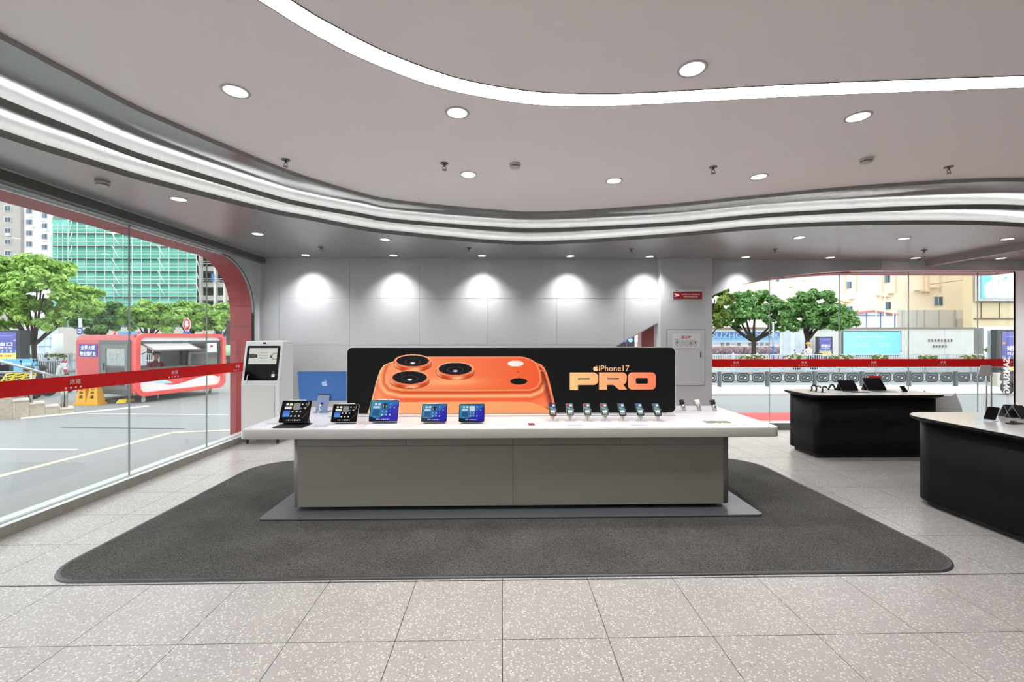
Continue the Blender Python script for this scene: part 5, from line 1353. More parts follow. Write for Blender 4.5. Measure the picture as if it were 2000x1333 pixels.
# ------------------------------------------------------------------ hoarding with posters along the street
HY = 40.0
hoard = thing('hoarding', 'long pale grey hoarding wall behind the street on the right', 'wall', (0, 0, 0))
HM = M('hoarding_grey', (214, 214, 210), .8, var=.04, vscale=1.2)
us_ = [1330, 1391, 1460, 1530, 1588, 1641, 1760, 1775, 1845, 1917]
for u0, u1 in zip(us_[:-1], us_[1:]):
    a, b = W(u0 + .3, 700, Y=HY), W(u1 - .3, 641, Y=HY); MB().box(a.x, b.x, HY, HY + .3, GZ, b.z).build('wall_panel', HM, hoard)
a, b = W(1330, 642.5, Y=HY - .1), W(1917, 641, Y=HY - .1); MB().box(a.x, b.x, HY - .12, HY + .35, a.z, b.z + .05).build('coping', M('coping', (150, 132, 118), .8), hoard)
for row, (u0, u1, n, v) in enumerate(((1813, 1863, 8, 665.5), (1822, 1852, 5, 676.5))):
    for i in range(n):
        u = u0 + (u1 - u0) * (i + .5) / n
        mb = MB()
        for du0, du1, dv0, dv1 in ((-1.4, 1.0, -2.2, -1.6), (-1.2, -.6, -2.2, 2.2), (-1.0, 1.4, .2, .8), (-1.3, 1.2, 1.8, 2.3)): quad_box(mb, u + du0, u + du1, v + dv0, v + dv1, HY - .12, .06)
        mb.build('wall_character', M('char_dark', (70, 72, 70), .6), hoard)
def suzhou(U, V):
    R_ = np.random.RandomState(8)
    o = mixc((236, 222, 216), (76, 122, 190), (V - .38) / .55)
    k = (V > .55) & (V < .8); o[k] = mixc((196, 220, 236), (92, 160, 216), (V[k] - .55) / .25)
    k = V < .36; o[k] = mixc((92, 72, 84), (176, 150, 156), V[k] / .36)
    for i in range(420):
        x, y = R_.uniform(0, 1), R_.uniform(0, .33); c = R_.choice([60, 120, 170, 210]) * np.array([1, .9, .95]); rect(o, U, V, x, x + R_.uniform(.004, .02), y, y + R_.uniform(.01, .04), c)
    rect(o, U, V, .50, .525, .06, .33, (74, 62, 66))
    return o
POST = mat_vcol('poster_print', rough=.6)
bill = thing('billboard', 'sky-blue city panorama billboard with large pale letters on the hoarding', 'billboard', (0, 0, 0))
p, q = W(1380, 694, Y=HY - .2), W(1523, 649, Y=HY - .2)
raster('picture', p, (q.x - p.x, 0, 0), (0, 0, q.z - p.z), 220, 70, suzhou, POST, bill); MB().box(p.x - .05, q.x + .05, HY - .19, HY - .1, p.z - .05, q.z + .05).build('backing', FRM, bill)
PALE = M('pale_letter', (190, 214, 240), .6)
c = W(1457, 655.5, Y=HY - .22); text('billboard_title', 'SUZHOU  MARK', PALE, bill, c, ux, uz, w=W(1526, 655, Y=HY).x - W(1394, 655, Y=HY).x, h=.50)
c = W(1427, 673, Y=HY - .22); text('billboard_line', '世界一席', TXT, bill, c, ux, uz, w=W(1450, 655, Y=HY).x - W(1410, 655, Y=HY).x, h=.34, sp=1.35)
c = W(1482, 673, Y=HY - .22); text('billboard_line', '尊享苏州', TXT, bill, c, ux, uz, w=W(1503, 655, Y=HY).x - W(1461, 655, Y=HY).x, h=.34, sp=1.35)
pan = thing('metal_panels', 'row of pale bluish metal panels between billboard and second tree', 'panels', (0, 0, 0))
for i, u in enumerate((1523, 1529, 1543, 1553, 1563)):
    u1 = (1529, 1543, 1553, 1563, 1572)[i]; a, b = W(u + .2, 700, Y=HY - .25), W(u1 - .2, 651, Y=HY - .25); MB().box(a.x, b.x, HY - .25, HY - .18, GZ, b.z).build('sheet', M('sheet_pale_%d' % (i % 2), ((222, 230, 240), (206, 216, 230))[i % 2], .4, var=.08, vscale=2), pan)
cy = thing('billboard', 'plain turquoise billboard with faint white writing on the hoarding', 'billboard', (0, 0, 0))
p, q = W(1647.5, 694, Y=HY - .2), W(1759, 648.5, Y=HY - .2)
def cyan(U, V):
    o = mixc((160, 232, 236), (128, 206, 232), U); rnd = np.random.RandomState(2)
    for y, x0, x1 in ((.78, .18, .72), (.5, .2, .3), (.5, .33, .45), (.5, .6, .7), (.5, .74, .84), (.38, .2, .3), (.38, .33, .45), (.38, .6, .7), (.38, .74, .84)):
        k = (np.abs(V - y) < .03) & (U > x0) & (U < x1) & (np.sin(U * 260 + y * 9) > -.2); o[k] = (206, 244, 248)
    return o
raster('picture', p, (q.x - p.x, 0, 0), (0, 0, q.z - p.z), 150, 60, cyan, POST, cy); MB().box(p.x - .08, q.x + .08, HY - .19, HY - .1, p.z - .08, q.z + .08).build('frame', M('board_edge', (90, 110, 120), .6), cy)
def ad_fn(kind=0):
    def f(U, V):
        o = mixc((56, 62, 128), (96, 96, 168), V)
        k = (V > .30) & (V < .40) & (np.sin(U * 40) + np.sin(U * 97) > 12 * (V - .34)); o[k] = (160, 186, 220)
        o[V < .30] = (246, 220, 112); o[V < .06] = (70, 70, 140)
        rect(o, U, V, .0, .1, .70, .75, (236, 140, 90)); rect(o, U, V, .9, 1., .70, .75, (236, 140, 90)); rect(o, U, V, .1, .9, .88, .9, (150, 150, 200))
        return o
    return f
def ad_box(u0, u1, v0, Y, lab, depth=.35, pb=.12, vpb=700):
    a, b = W(u0, vpb, Y=Y), W(u1, v0, Y=Y); w = b.x - a.x; h = b.z - GZ
    r = thing('advertising_box', lab, 'advertising box', ((a.x + b.x) / 2, Y, GZ), 0, 'street poster boxes')
    MB().box(-w / 2, w / 2, 0, depth, 0, h).build('case', M('adbox_dark', (50, 56, 60), .4), r, bevel=.03)
    m = w * .09; pz0, pz1 = h * pb, h * .95
    raster('poster', (-w / 2 + m, -.01, pz0), (w - 2 * m, 0, 0), (0, 0, pz1 - pz0), 50, 70, ad_fn(), mat_vcol('ad_poster', emit=.35), r)
    hh = pz1 - pz0
    text('poster_title', '进出口', WPRINT, r, (0, -.02, pz0 + hh * .60), ux, uz, w=w * .62, h=hh * .13, bold=.03)
    text('poster_line', '商品博览会', WPRINT, r, (0, -.02, pz0 + hh * .47), ux, uz, w=w * .60, h=hh * .08)
    text('poster_date', '10.8-20', M('date_red', (170, 40, 40), .6), r, (0, -.02, pz0 + hh * .20), ux, uz, w=w * .55, h=hh * .07, bold=.02)
    return r
ad_box(1597.5, 1626.5, 658, 38.5, 'small lit poster box between the round tree and the turquoise billboard')
ad_box(1950, 2030, 644, 20.5, 'large dark poster box partly hidden by the white column')
ad_box(-30, 38, 645, 22, 'dark poster box under the big tree at the left edge', .5, .34)
r = thing('gate_post', 'white wall end with dark reveal and round bush beside the large poster box', 'wall', (0, 0, 0))
quad_box(MB(), 1917, 1921, 641, 720, 30, .5).build('reveal', M('reveal_grey', (130, 132, 130), .7), r); quad_box(MB(), 1921, 1990, 638, 720, 30.2, .5).build('wall_end', M('hut_white'), r)
rr_ = W(1931, 685, Y=29.4); bs = thing('round_bush', 'small dark clipped bush against the white wall end', 'bush', (rr_.x, 29.4, GZ))
link(bpy.data.objects.new('foliage', leaf_mesh('foliage', [(0, 0, rr_.z - GZ, .26, .26, .3)], 700, .05, 3, LEAF_B)), bs)['kind'] = 'stuff'
MB().tube([(0, 0, 0), (0, 0, rr_.z - GZ)], .04, 6).build('stem', BARK, bs)
r = thing('grey_post', 'grey metal post left of the large poster box', 'post', (W(1942, 700, Y=21).x, 21, GZ)); MB().box(-.12, .12, 0, .2, 0, W(1942, 646, Y=21).z - GZ).build('shaft', M('post_grey', (150, 160, 168), .5), r, bevel=.01); MB().box(-.16, .16, -.04, .24, 0, .04).build('foot', DARK, r)

# ------------------------------------------------------------------ white lane barriers with flower boxes
BARW = M('barrier_white', (196, 205, 214), .5)
def barrier_proto():
    r = thing('lane_barrier', 'x', 'barrier', (0, 0, 0), 0, 'white lane barriers')
    L, H = 1.37, 1.06
    MB().box(-.045, .045, -.045, .045, 0, H + .02).build('post', BARW, r); MB().lathe([(.05, H + .02), (.05, H + .05), (.02, H + .10)], 10).build('finial', BARW, r)
    for nm, z in (('top_rail', H - .04), ('middle_rail', .62), ('bottom_rail', .14)): MB().box(.045, L - .045, -.02, .02, z, z + .045).build(nm, BARW, r)
    mb = MB()
    for i in range(10): x = .045 + (L - .09) * (i + .5) / 10; mb.box(x - .016, x + .016, -.012, .012, .14, H - .02)
    mb.build('bars', BARW, r)
    MB().box(-.045, .16, -.1, .1, 0, .06).build('foot', M('foot_grey', (120, 124, 128), .8), r)
    return r
bproto = barrier_proto()
first = True
x = W(1385, 700, Y=24).x
count = 0
ords = ['first', 'second', 'third', 'fourth', 'fifth', 'sixth', 'seventh', 'eighth', 'ninth', 'tenth', 'eleventh', 'twelfth', 'thirteenth', 'fourteenth']
while x < W(1935, 700, Y=24).x and count < 14:
    lab = '%s white barrier section from the pier, seen through the right window' % ords[count]
    if first: bproto.location = (x, 24, GZ); bproto['label'] = lab; first = False
    else: dup(bproto, (x, 24, GZ), 0, lab)
    x += 1.37; count += 1
x = W(45, 700, Y=26).x
for k in range(8): dup(bproto, (x + 1.37 * k, 26, GZ), 0, '%s white barrier section from the left, seen through the left window' % ords[k])
def flower_box(u0, u1, v, Y, lab, seed):
    a, b = W(u0, v, Y=Y), W(u1, v, Y=Y); w = b.x - a.x; z = a.z
    r = thing('flower_box', lab, 'planter', ((a.x + b.x) / 2, Y - .23, z), 0, 'barrier flower boxes')
    MB().box(-w / 2, w / 2, -.12, .12, -.42, -.18).build('trough', BARW, r)
    me = leaf_mesh('plants', [(-w * .3, 0, -.06, w * .22, .16, .16), (0, 0, -.04, w * .25, .16, .18), (w * .3, 0, -.06, w * .22, .16, .16)], 900, .035, seed, MATS.get('leaf_plant') or LEAF_C)
    link(bpy.data.objects.new('plants', me), r)['kind'] = 'stuff'
    me2 = leaf_mesh('blossoms', [(0, 0, 0.0, w * .45, .14, .12)], 200, .03, seed + 50, M('blossom', (246, 226, 206), .6))
    link(bpy.data.objects.new('blossoms', me2), r)['kind'] = 'stuff'
for k, (u0, u1) in enumerate(((1440, 1490), (1525, 1572), (1612, 1660), (1696, 1726), (1786, 1826), (1868, 1914))):
    flower_box(u0, u1, 697, 24, '%s flower box from the pier on the white barriers' % ords[k], 20 + k)
for k, (u0, u1) in enumerate(((48, 68), (96, 138))):
    flower_box(u0, u1, 694, 26, ('flower box beside the dark poster box on the left barrier', 'wider flower box on the left barrier near the striped post')[k], 40 + k)

# ------------------------------------------------------------------ black ornamental railing on the right pavement
def rail_proto():
    r = thing('ornamental_railing', 'x', 'railing', (0, 0, 0), 0, 'black ornamental railings')
    IRON = M('iron_grey', (62, 68, 72), .5); L = 1.95
    zt_, zb_ = .555, .155
    MB().box(-.05, .05, -.05, .05, 0, .60).build('post', M('post_iron', (84, 92, 98), .5), r); MB().box(-.05, .05, -.09, .09, 0, .015).build('foot', IRON, r)
    for z in (zt_ - .02, zt_ - .07, zb_ + .05, zb_): MB().box(.05, L - .05, -.012, .012, z, z + .022).build('rail', IRON, r)
    for k in range(3):
        cx = .05 + (L - .1) * (k + .5) / 3; w = .26; h = (zt_ - zb_) / 2 - .01; cz = (zt_ + zb_) / 2; c_ = .09
        octo = lambda w, h, c: [(-w + c, -h), (w - c, -h), (w, -h + c), (w, h - c), (w - c, h), (-w + c, h), (-w, h - c), (-w, -h + c)]
        o = shape('ornament_panel', [octo(w, h, c_), octo(w - .05, h - .05, c_ - .02), octo(w - .075, h - .07, c_ - .03), smooth2d([(-.13, .0), (-.1, .05), (-.04, .06), (-.01, .03), (-.05, .01)], 2), smooth2d([(.02, -.05), (.05, 0), (.12, .03), (.14, -.01), (.08, -.06)], 2)], IRON, r, (cx, 0, cz), ux, uz, w=2 * w)
        s = o.modifiers.new('t', 'SOLIDIFY'); s.thickness = .02
        for sx in (-1, 1):
            MB().tube([(cx + sx * (w - .02), 0, zt_), (cx + sx * (w - c_ - .02), 0, zt_ - .0)], .008, 5).build('corner_bar', IRON, r)
    return r
rp = rail_proto(); x = W(1405, 740, Y=17.25).x - 1.95
for k in range(9):
    lab = '%s dark ornamental railing section from the pier' % ords[k]
    if k == 0: rp.location = (x, 17.25, GZ + .03); rp['label'] = lab
    else: dup(rp, (x + 1.95 * k, 17.25, GZ + .03), 0, lab)
r = thing('utility_box', 'pale stone utility box at the end of the ornamental railing', 'box', (W(1957, 750, Y=17).x, 17, GZ + .03)); MB().box(-.19, .19, 0, .35, 0, .5).build('body', M('box_stone', (196, 190, 178), .8, var=.06, vscale=6), r, bevel=.01); MB().box(-.2, .2, -.01, .36, .5, .53).build('lid', M('box_stone'), r)
r = thing('street_pole', 'white pole with blue foot in front of the city billboard', 'pole', (W(1510, 700, Y=30).x, 30, GZ))
MB().tube([(0, 0, 1.4), (0, 0, 3.1)], .055, 10).build('upper_shaft', BARW, r); MB().tube([(0, 0, 0), (0, 0, 1.42)], .062, 10).build('lower_shaft', M('pole_blue', (40, 90, 176), .5), r)
lp_ = W(1810, 556, Y=30); tag(MB().tube([W(1814, 556, Y=60), W(1900, 545.5, Y=56), W(1990, 531, Y=52)], .03, 6).build('overhead_cable', DARK), 'thin dark cable slanting across the upper right window view', 'cable')

r = thing('street_cabinet', 'dark street cabinet with pale blue round sign seen under the slanted wall edge', 'cabinet', (W(1222, 680, Y=14).x, 14, GZ))
c0, c1 = W(1203, 680, Y=14), W(1240, 650, Y=14)
MB().box(c0.x - r.location.x, c1.x - r.location.x, 0, .5, 0, c1.z - GZ).build('body', M('cabinet_dark', (62, 66, 68), .5), r, bevel=.02)
c2_ = W(1231.5, 665, Y=13.98); MB().lathe([(.07, -.02), (.07, 0)], 20, c=(c2_.x - r.location.x, 0, c2_.z - GZ), axis='y').build('round_sign', M('sign_sky', (150, 206, 240), .4, emit=(150, 206, 240), es=.5), r)
c2_ = W(1222, 667, Y=13.98); MB().box(c2_.x - r.location.x - .06, c2_.x - r.location.x + .05, -.015, 0, c2_.z - GZ - .03, c2_.z - GZ + .03).build('sign_strip', M('sign_blue2', (96, 120, 220), .4, emit=(96, 120, 220), es=.4), r)

# ------------------------------------------------------------------ people (one continuous skinned body each)
def person(name, lab, loc, rz, shirt, trousers, lean=.18, helmet=None, arms='desk'):
    r = thing(name, lab, 'person', loc, rz)
    V_, E_, R_ = [], [], []
    def add(p, rad, par=None):
        V_.append(p); R_.append(rad if isinstance(rad, tuple) else (rad, rad))
        if par is not None: E_.append((par, len(V_) - 1))
        return len(V_) - 1
    s = math.sin(lean)
    pel = add((0, 0, .52), (.15, .12)); wst = add((0, -.10 * s * 2, .68), (.135, .105), pel); ch = add((0, -.36 * s, .88), (.155, .11), wst); nk0 = add((0, -.5 * s, 1.02), (.07, .06), ch)
    nk = add((0, -.55 * s - .01, 1.09), (.05, .05), nk0); hd0 = add((0, -.6 * s - .03, 1.17), (.066, .078), nk); hd1 = add((0, -.6 * s - .035, 1.26), (.076, .092), hd0); add((0, -.6 * s - .02, 1.325), (.058, .07), hd1)
    for sx in (-1, 1):
        sh = add((sx * .17, -.42 * s, .975), .062, ch); el = add((sx * .24, -.42 * s - .10, .75), .045, sh)
        wr = add((sx * .14, -.42 * s - .33, .76), .030, el); pm = add((sx * .12, -.42 * s - .40, .76), (.034, .018), wr)
        for k in range(4):
            f0 = add((sx * .12 + (k - 1.5) * .018, -.42 * s - .45, .758), .0095, pm); f1 = add((sx * .12 + (k - 1.5) * .019, -.42 * s - .48 - (.01 if k in (1, 2) else 0), .748), .0085, f0); add((sx * .12 + (k - 1.5) * .019, -.42 * s - .495 - (.012 if k in (1, 2) else 0), .735), .0075, f1)
        t0 = add((sx * .12 - sx * .035, -.42 * s - .41, .757), .011, pm); add((sx * .12 - sx * .05, -.42 * s - .44, .75), .0085, t0)
        hp = add((sx * .10, -.03, .50), .085, pel); kn = add((sx * .12, -.44, .50), .06, hp); an = add((sx * .12, -.42, .10), .042, kn); ft = add((sx * .12, -.50, .05), (.045, .035), an); add((sx * .125, -.60, .035), (.04, .025), ft)
    me = bpy.data.meshes.new('body'); me.from_pydata(V_, E_, []); o = bpy.data.objects.new('body', me); COL.objects.link(o)
    m = o.modifiers.new('skin', 'SKIN'); m.use_smooth_shade = True
    for i, sv in enumerate(me.skin_vertices[0].data): sv.radius = R_[i]; sv.use_root = (i == 0)
    sb = o.modifiers.new('sub', 'SUBSURF'); sb.levels = 2; sb.render_levels = 2
    dg = bpy.context.evaluated_depsgraph_get(); dg.update(); me2 = bpy.data.meshes.new_from_object(o.evaluated_get(dg)); bpy.data.objects.remove(o)
    for mt in (shirt, M('skin', (206, 160, 132), .55), trousers): me2.materials.append(mt)
    for p in me2.polygons:
        c = p.center
        p.material_index = 1 if (c.z > 1.055 or (c.y < -.42 * s - .30 and c.z > .7)) else (2 if c.z < .60 else 0)
        p.use_smooth = True
    b = bpy.data.objects.new('body', me2); link(b, r)
    hx = Vector((0, -.6 * s - .03, 1.25))
    HAIR = M('hair_black', (24, 22, 22), .5)
    if helmet is None:
        mb = MB().blob((0, hx.y + .022, 1.285), (.098, .115, .105), 14, 9); mb.v = [(x, y, max(z, 1.235 if y > hx.y - .02 else 1.295)) for x, y, z in mb.v]; mb.build('hair', HAIR, r)
    else:
        mb = MB().blob((0, hx.y + .01, 1.29), (.115, .13, .11), 14, 9); mb.v = [(x, y, max(z, 1.25)) for x, y, z in mb.v]; mb.build('helmet', helmet, r)
        MB().box(-.07, .07, hx.y - .17, hx.y - .09, 1.262, 1.27).build('visor', DARK, r)
    for sx in (-1, 1):
        MB().blob((sx * .03, hx.y - .083, 1.252), (.012, .008, .007), 8, 5).build('eye', M('eye_dark', (40, 30, 28), .3), r); MB().blob((sx * .079, hx.y + .01, 1.24), (.012, .02, .032), 8, 5).build('ear', M('skin'), r)
    MB().blob((0, hx.y - .096, 1.225), (.014, .018, .022), 8, 5).build('nose', M('skin'), r); MB().blob((0, hx.y - .084, 1.188), (.024, .009, .006), 8, 5).build('mouth', M('lip', (170, 96, 88), .5), r)
    MB().lathe([(.072, 1.035), (.064, 1.075)], 14, c=(0, -.53 * s, 0), cap=False).build('collar', shirt, r)
    return r

# ------------------------------------------------------------------ guard booth
e1 = Vector((.318, .948, 0)).normalized(); ang = math.atan2(e1.y, e1.x)
A0 = W(262, 790, z=GZ)
booth = thing('guard_booth', 'red and white guard booth with open serving window and glass door', 'booth', (A0.x, A0.y, GZ), ang)
BR = M('booth_red', (204, 62, 66), .35, coat=.6, var=.02, vscale=3); BR2 = M('booth_red_bright', (232, 84, 78), .35); BW = M('booth_white', (240, 242, 244), .4); BG = M('booth_grey', (92, 96, 98), .45)
L, D, zb, zt_ = 2.85, 2.66, .26, 2.09          # local: x along the front, y to the back, z above street
zw0, zw1 = 1.05, 1.90
tp = [(0, zw1 - .02)] + [(0, zt_)] + [(D - .28 + .28 * math.sin(a), zt_ - .28 + .28 * math.cos(a)) for a in [math.pi / 2 * i / 8 for i in range(9)]] + [(D, zw1 - .02)]
tp = [(0, zw1), (0, zt_)] + [(D - .28 + .28 * math.sin(a), zt_ - .28 + .28 * math.cos(a)) for a in [math.pi / 2 * i / 8 for i in range(6)]] + [(D - .03, zw1)]
MB().prism(tp, 0, L, 'x').build('roof', BR, booth)
MB().box(0, L, 0, D, zb, zb + .06).build('floor_plate', BG, booth)
MB().box(0, .05, 1.55, D, zb, zw1 + .02).build('end_wall', BR, booth); MB().box(0, .05, 0, .14, zb, zw1 + .02).build('end_post', BR, booth)
MB().box(0, .05, .14, 1.55, zw1 - .0, zw1 + .02).build('end_lintel', BR, booth)
MB().box(L - .05, L, 0, D, zb, zw1).build('far_wall', BW, booth)
MB().box(0, L, D - .05, D, zb, 1.0).build('rear_wall', BW, booth)
for x in (.02, 1.35, 2.75): MB().box(x, x + .08, D - .06, D, 1.0, zw1).build('rear_post', BG, booth)
MB().box(0, L, .0, .04, zb, zw0).build('front_panel', BW, booth)
# swoosh on the front panel
sw = smooth2d([(.55, .62), (.8, .44), (1.1, .36), (1.5, .42), (2.0, .56), (2.5, .60), (2.8, .52), (2.8, .95), (2.2, .8), (1.5, .86), (.9, .8)], 4)
shape('red_swoosh', [[(p[0], p[1] + .1) for p in sw]], BR2, booth, (1.68, -.003, .72), (1, 0, 0), (0, 0, 1), w=2.2, h=.5)
sw2 = smooth2d([(.4, .5), (.8, .36), (1.2, .34), (1.0, .46), (.7, .56)], 4)
shape('blue_swoosh', [sw2], M('booth_pale_blue', (190, 232, 238), .4), booth, (.75, -.0035, .62), (1, 0, 0), (0, 0, 1), w=.7, h=.18)
# rounded frame round the serving side
o_, i_ = rrect(-.02, L + .02, zb - .05, zt_ + .04, .26, 8), rrect(.10, L - .10, zb + .07, zt_ - .07, .18, 8)
mb = MB(); n = len(o_)
for y0, y1 in ((-.12, .02),):
    Fo, Fi = [(x, y0, z) for x, z in o_], [(x, y0, z) for x, z in i_]; Bo, Bi = [(x, y1, z) for x, z in o_], [(x, y1, z) for x, z in i_]
    for a, b in ((Fo, Fi), (Fo, Bo), (Fi, Bi)): mb.strip(a + [a[0]], b + [b[0]])
mb.build('front_frame', BR2, booth)
MB().box(.08, L - .08, -.02, .03, zw1, zt_ - .06).build('front_fascia', BW, booth)
for a, b, c, d_ in ((.10, L - .10, zw1 - .06, zw1 + .01), (.10, L - .10, zw0 - .01, zw0 + .03), (.10, .16, zw0, zw1), (1.60, 1.68, zw0, zw1), (L - .18, L - .10, zw0, zw1)):
    MB().box(a, b, -.015, .03, c, d_).build('window_frame', BG, booth)
MB().box(1.68, L - .18, .005, .012, zw0 + .03, zw1 - .06).build('window_glass', GLASS, booth)
MB().box(1.66, L - .16, -.01, .02, zw0 + .40, zw0 + .44).build('window_bar', BG, booth)
nt = MB().box(2.22, 2.62, -.002, .004, zw0 + .42, zw1 - .09).build('notice', BW, booth, label='white notice with small red mark in the booth window')
shape('red_mark', [[(-.5, -.5), (-.2, -.5), (0, 0), (.2, -.5), (.5, -.5), (.5, .5), (-.5, .4)]], M('mark_red', (200, 40, 60), .5), nt, (2.42, -.004, zw1 - .2), (1, 0, 0), (0, 0, 1), w=.09)
for k in range(2): MB().box(2.28, 2.56, -.0035, -.003, zw0 + .50 + .05 * k, zw0 + .515 + .05 * k).build('notice_line', M('line_grey', (180, 180, 184), .6), nt)
# propped awning window
Ta = Matrix.Translation((0, 0, zw1 - .08)) @ Matrix.Rotation(math.radians(-70), 4, 'X')
MB().box(.16, 1.62, -.012, .012, -.62, 0).xf(Ta).build('awning_panel', M('awning_frost', (196, 200, 202), .35), booth)
for a, b, c, d_ in ((.16, 1.62, -.05, 0), (.16, 1.62, -.62, -.57), (.16, .21, -.62, 0), (1.57, 1.62, -.62, 0)): MB().box(a, b, -.02, .02, c, d_).xf(Ta).build('awning_frame', STEEL, booth)
for x in (.2, 1.58): MB().tube([(x, .0, zw0 + .45), Ta @ Vector((x, 0, -.5))], .012, 6).build('awning_stay', DARK, booth)
MB().box(.10, 1.64, -.08, .35, zw0 - .03, zw0).build('serving_shelf', BG, booth)
MB().box(2.30, 2.36, 1.4, 2.4, zb, zw1 - .1).build('inner_cupboard', M('cupboard', (58, 56, 54), .6), booth); MB().box(2.40, 2.75, 1.9, 2.5, zb, zw1 - .2).build('inner_cupboard', M('cupboard'), booth)
# glass door at the end
dr = MB().box(-.02, .02, .14, .25, zb + .02, zw1 + .02).box(-.02, .02, 1.40, 1.55, zb + .02, zw1 + .02).box(-.02, .02, .25, 1.40, zw1 - .12, zw1 + .02).box(-.02, .02, .25, 1.40, zb + .02, zb + .16).build('door', BG, booth)
MB().box(-.028, .0, .25, .37, zb + .15, zw1 - .12).box(-.028, .0, 1.22, 1.42, zb + .15, zw1 - .12).box(-.028, 0, .37, 1.22, zw1 - .24, zw1 - .12).box(-.028, 0, .37, 1.22, zb + .15, zb + .27).build('leaf_frame', M('door_grey', (112, 116, 118), .4), dr)
MB().box(-.006, .002, .37, 1.22, zb + .27, zw1 - .24).build('door_glass', GLASS, dr)
MB().box(-.05, -.028, 1.27, 1.31, 1.0, 1.22).build('door_handle', DARK, dr)
MB().box(-.012, 0, .37, 1.22, 1.08, 1.14).build('push_bar', BG, dr)
# blue name plate
MB().box(-.012, 0, 1.64, 2.50, 1.40, 1.80).build('name_plate', M('plate_blue', (48, 58, 150), .45), booth)
text('plate_text', '全景大厦', WPRINT, booth, (-.016, 2.07, 1.69), (0, -1, 0), (0, 0, 1), w=.68, h=.14, bold=.015)
text('plate_text', '物业值班处', WPRINT, booth, (-.016, 2.07, 1.50), (0, -1, 0), (0, 0, 1), w=.76, h=.14, bold=.015)
for (x, y) in ((.35, .15), (.35, D - .2), (L - .35, .15), (L - .35, D - .2)):
    c_ = MB().lathe([(.07, -.025), (.07, .025)], 14, c=(x, y, .07), axis='x').box(x - .03, x + .03, y - .03, y + .03, .09, zb).build('wheel', M('caster_white', (206, 200, 186), .5), booth)
for (x, y) in ((.75, .12), (L - .6, .12)): MB().tube([(x, y, .0), (x, y, zb)], .018, 6).build('jack_leg', STEEL, booth)
for x, y in ((.2, 1.2), (.25, .2), (2.3, .2)): MB().lathe([(.03, zt_ + .0), (.03, zt_ + .08), (.012, zt_ + .10)], 8, c=(x, y, 0)).build('lifting_eye', BR2, booth)
# guard inside
gpos = A0 + e1 * 1.15 + Vector((-e1.y, e1.x, 0)) * .95
person('person', 'person with short black hair in a dark red shirt sitting inside the guard booth', (gpos.x, gpos.y, GZ + .18), ang - .3, M('shirt_red', (150, 26, 48), .7), M('trousers_dark', (40, 42, 50), .7), lean=.45)
st_ = thing('stool', 'plain stool under the guard inside the booth', 'stool', (gpos.x, gpos.y, GZ + .32), ang)
MB().lathe([(.17, .22), (.18, .25), (.16, .27)], 16).build('seat', DARK, st_)
for k in range(4): MB().tube([(.12 * math.cos(k * 1.57 + .8), .12 * math.sin(k * 1.57 + .8), .22), (.16 * math.cos(k * 1.57 + .8), .16 * math.sin(k * 1.57 + .8), 0)], .012, 6).build('leg', STEEL, st_)

# ------------------------------------------------------------------ cones, ramp, stepped stone wall, handrail
YC = M('cone_yellow', (236, 172, 38), .45, var=.04, vscale=10)
def pylon(u, v, lab, h=.72, w=.2, rz=0.3, chars='小心地滑'):
    p = W(u, v, z=GZ); r = thing('caution_cone', lab, 'cone', (p.x, p.y, GZ), rz, 'yellow caution cones')
    b, t = w, w * .42
    MB().add([(-b, -b, .05), (b, -b, .05), (b, b, .05), (-b, b, .05), (-t, -t, h), (t, -t, h), (t, t, h), (-t, t, h)], [(0, 1, 5, 4), (1, 2, 6, 5), (2, 3, 7, 6), (3, 0, 4, 7), (4, 5, 6, 7)]).build('cone_body', YC, r, bevel=.015)
    MB().prism(rrect(-b * 1.2, b * 1.2, -b * 1.2, b * 1.2, .03, 3), 0, .05, 'z').build('base', YC, r)
    MB().tube([(-.05, 0, h), (-.05, 0, h + .05), (.05, 0, h + .05), (.05, 0, h)], .012, 6).build('handle', YC, r)
    up = Vector((0, (b - t) / (h - .05), 1)).normalized()
    for i, ch in enumerate(chars):
        zz = h - .12 - i * .125; yy = -t - (b - t) * (h - zz) / (h - .05) - .006
        text('caution_character', ch, M('cone_ink', (60, 40, 16), .6), r, (0, yy, zz), (1, 0, 0), up, h=.10, bold=.02)
pylon(164, 791, 'left yellow caution cone by the booth', .74, .14, .15); pylon(177, 787, 'yellow caution cone standing behind the other two', .74, .14, .2); pylon(187, 791, 'right yellow caution cone by the booth door', .74, .16, .1)
p = W(224, 787, z=GZ); r = thing('kerb_ramp', 'black and yellow rubber kerb ramp at the booth door', 'ramp', (p.x, p.y, GZ), .1)
for k in range(3): MB().add([(-.42 + .29 * k, -.2, .01), (-.14 + .29 * k, -.2, .01), (-.14 + .29 * k, .2, .01), (-.42 + .29 * k, .2, .01), (-.40 + .29 * k, -.1, .11), (-.16 + .29 * k, -.1, .11), (-.16 + .29 * k, .2, .11), (-.40 + .29 * k, .2, .11)],
                            [(0, 1, 5, 4), (1, 2, 6, 5), (2, 3, 7, 6), (3, 0, 4, 7), (4, 5, 6, 7)]).build('ramp_block', M('rubber_black', (44, 42, 40), .7) if k != 2 else M('ramp_yellow', (232, 196, 60), .6), r)
MB().box(-.30, -.18, -.09, .19, .11, .114).build('yellow_strip', M('ramp_yellow'), r)
STN = M('granite_tan', (176, 164, 148), .75, var=.14, vscale=22); CAPM = M('granite_cap', (206, 196, 184), .7, var=.08, vscale=20)
sw_ = thing('stepped_wall', 'stepped granite stair wall at the far left street corner', 'stair wall', (0, 0, 0))
SW0, SW1 = W(-18, 822, z=GZ), W(146, 806.5, z=GZ)
dv = (SW1 - SW0); Ls = dv.length; dn = dv.normalized(); nv = Vector((-dn.y, dn.x, 0))
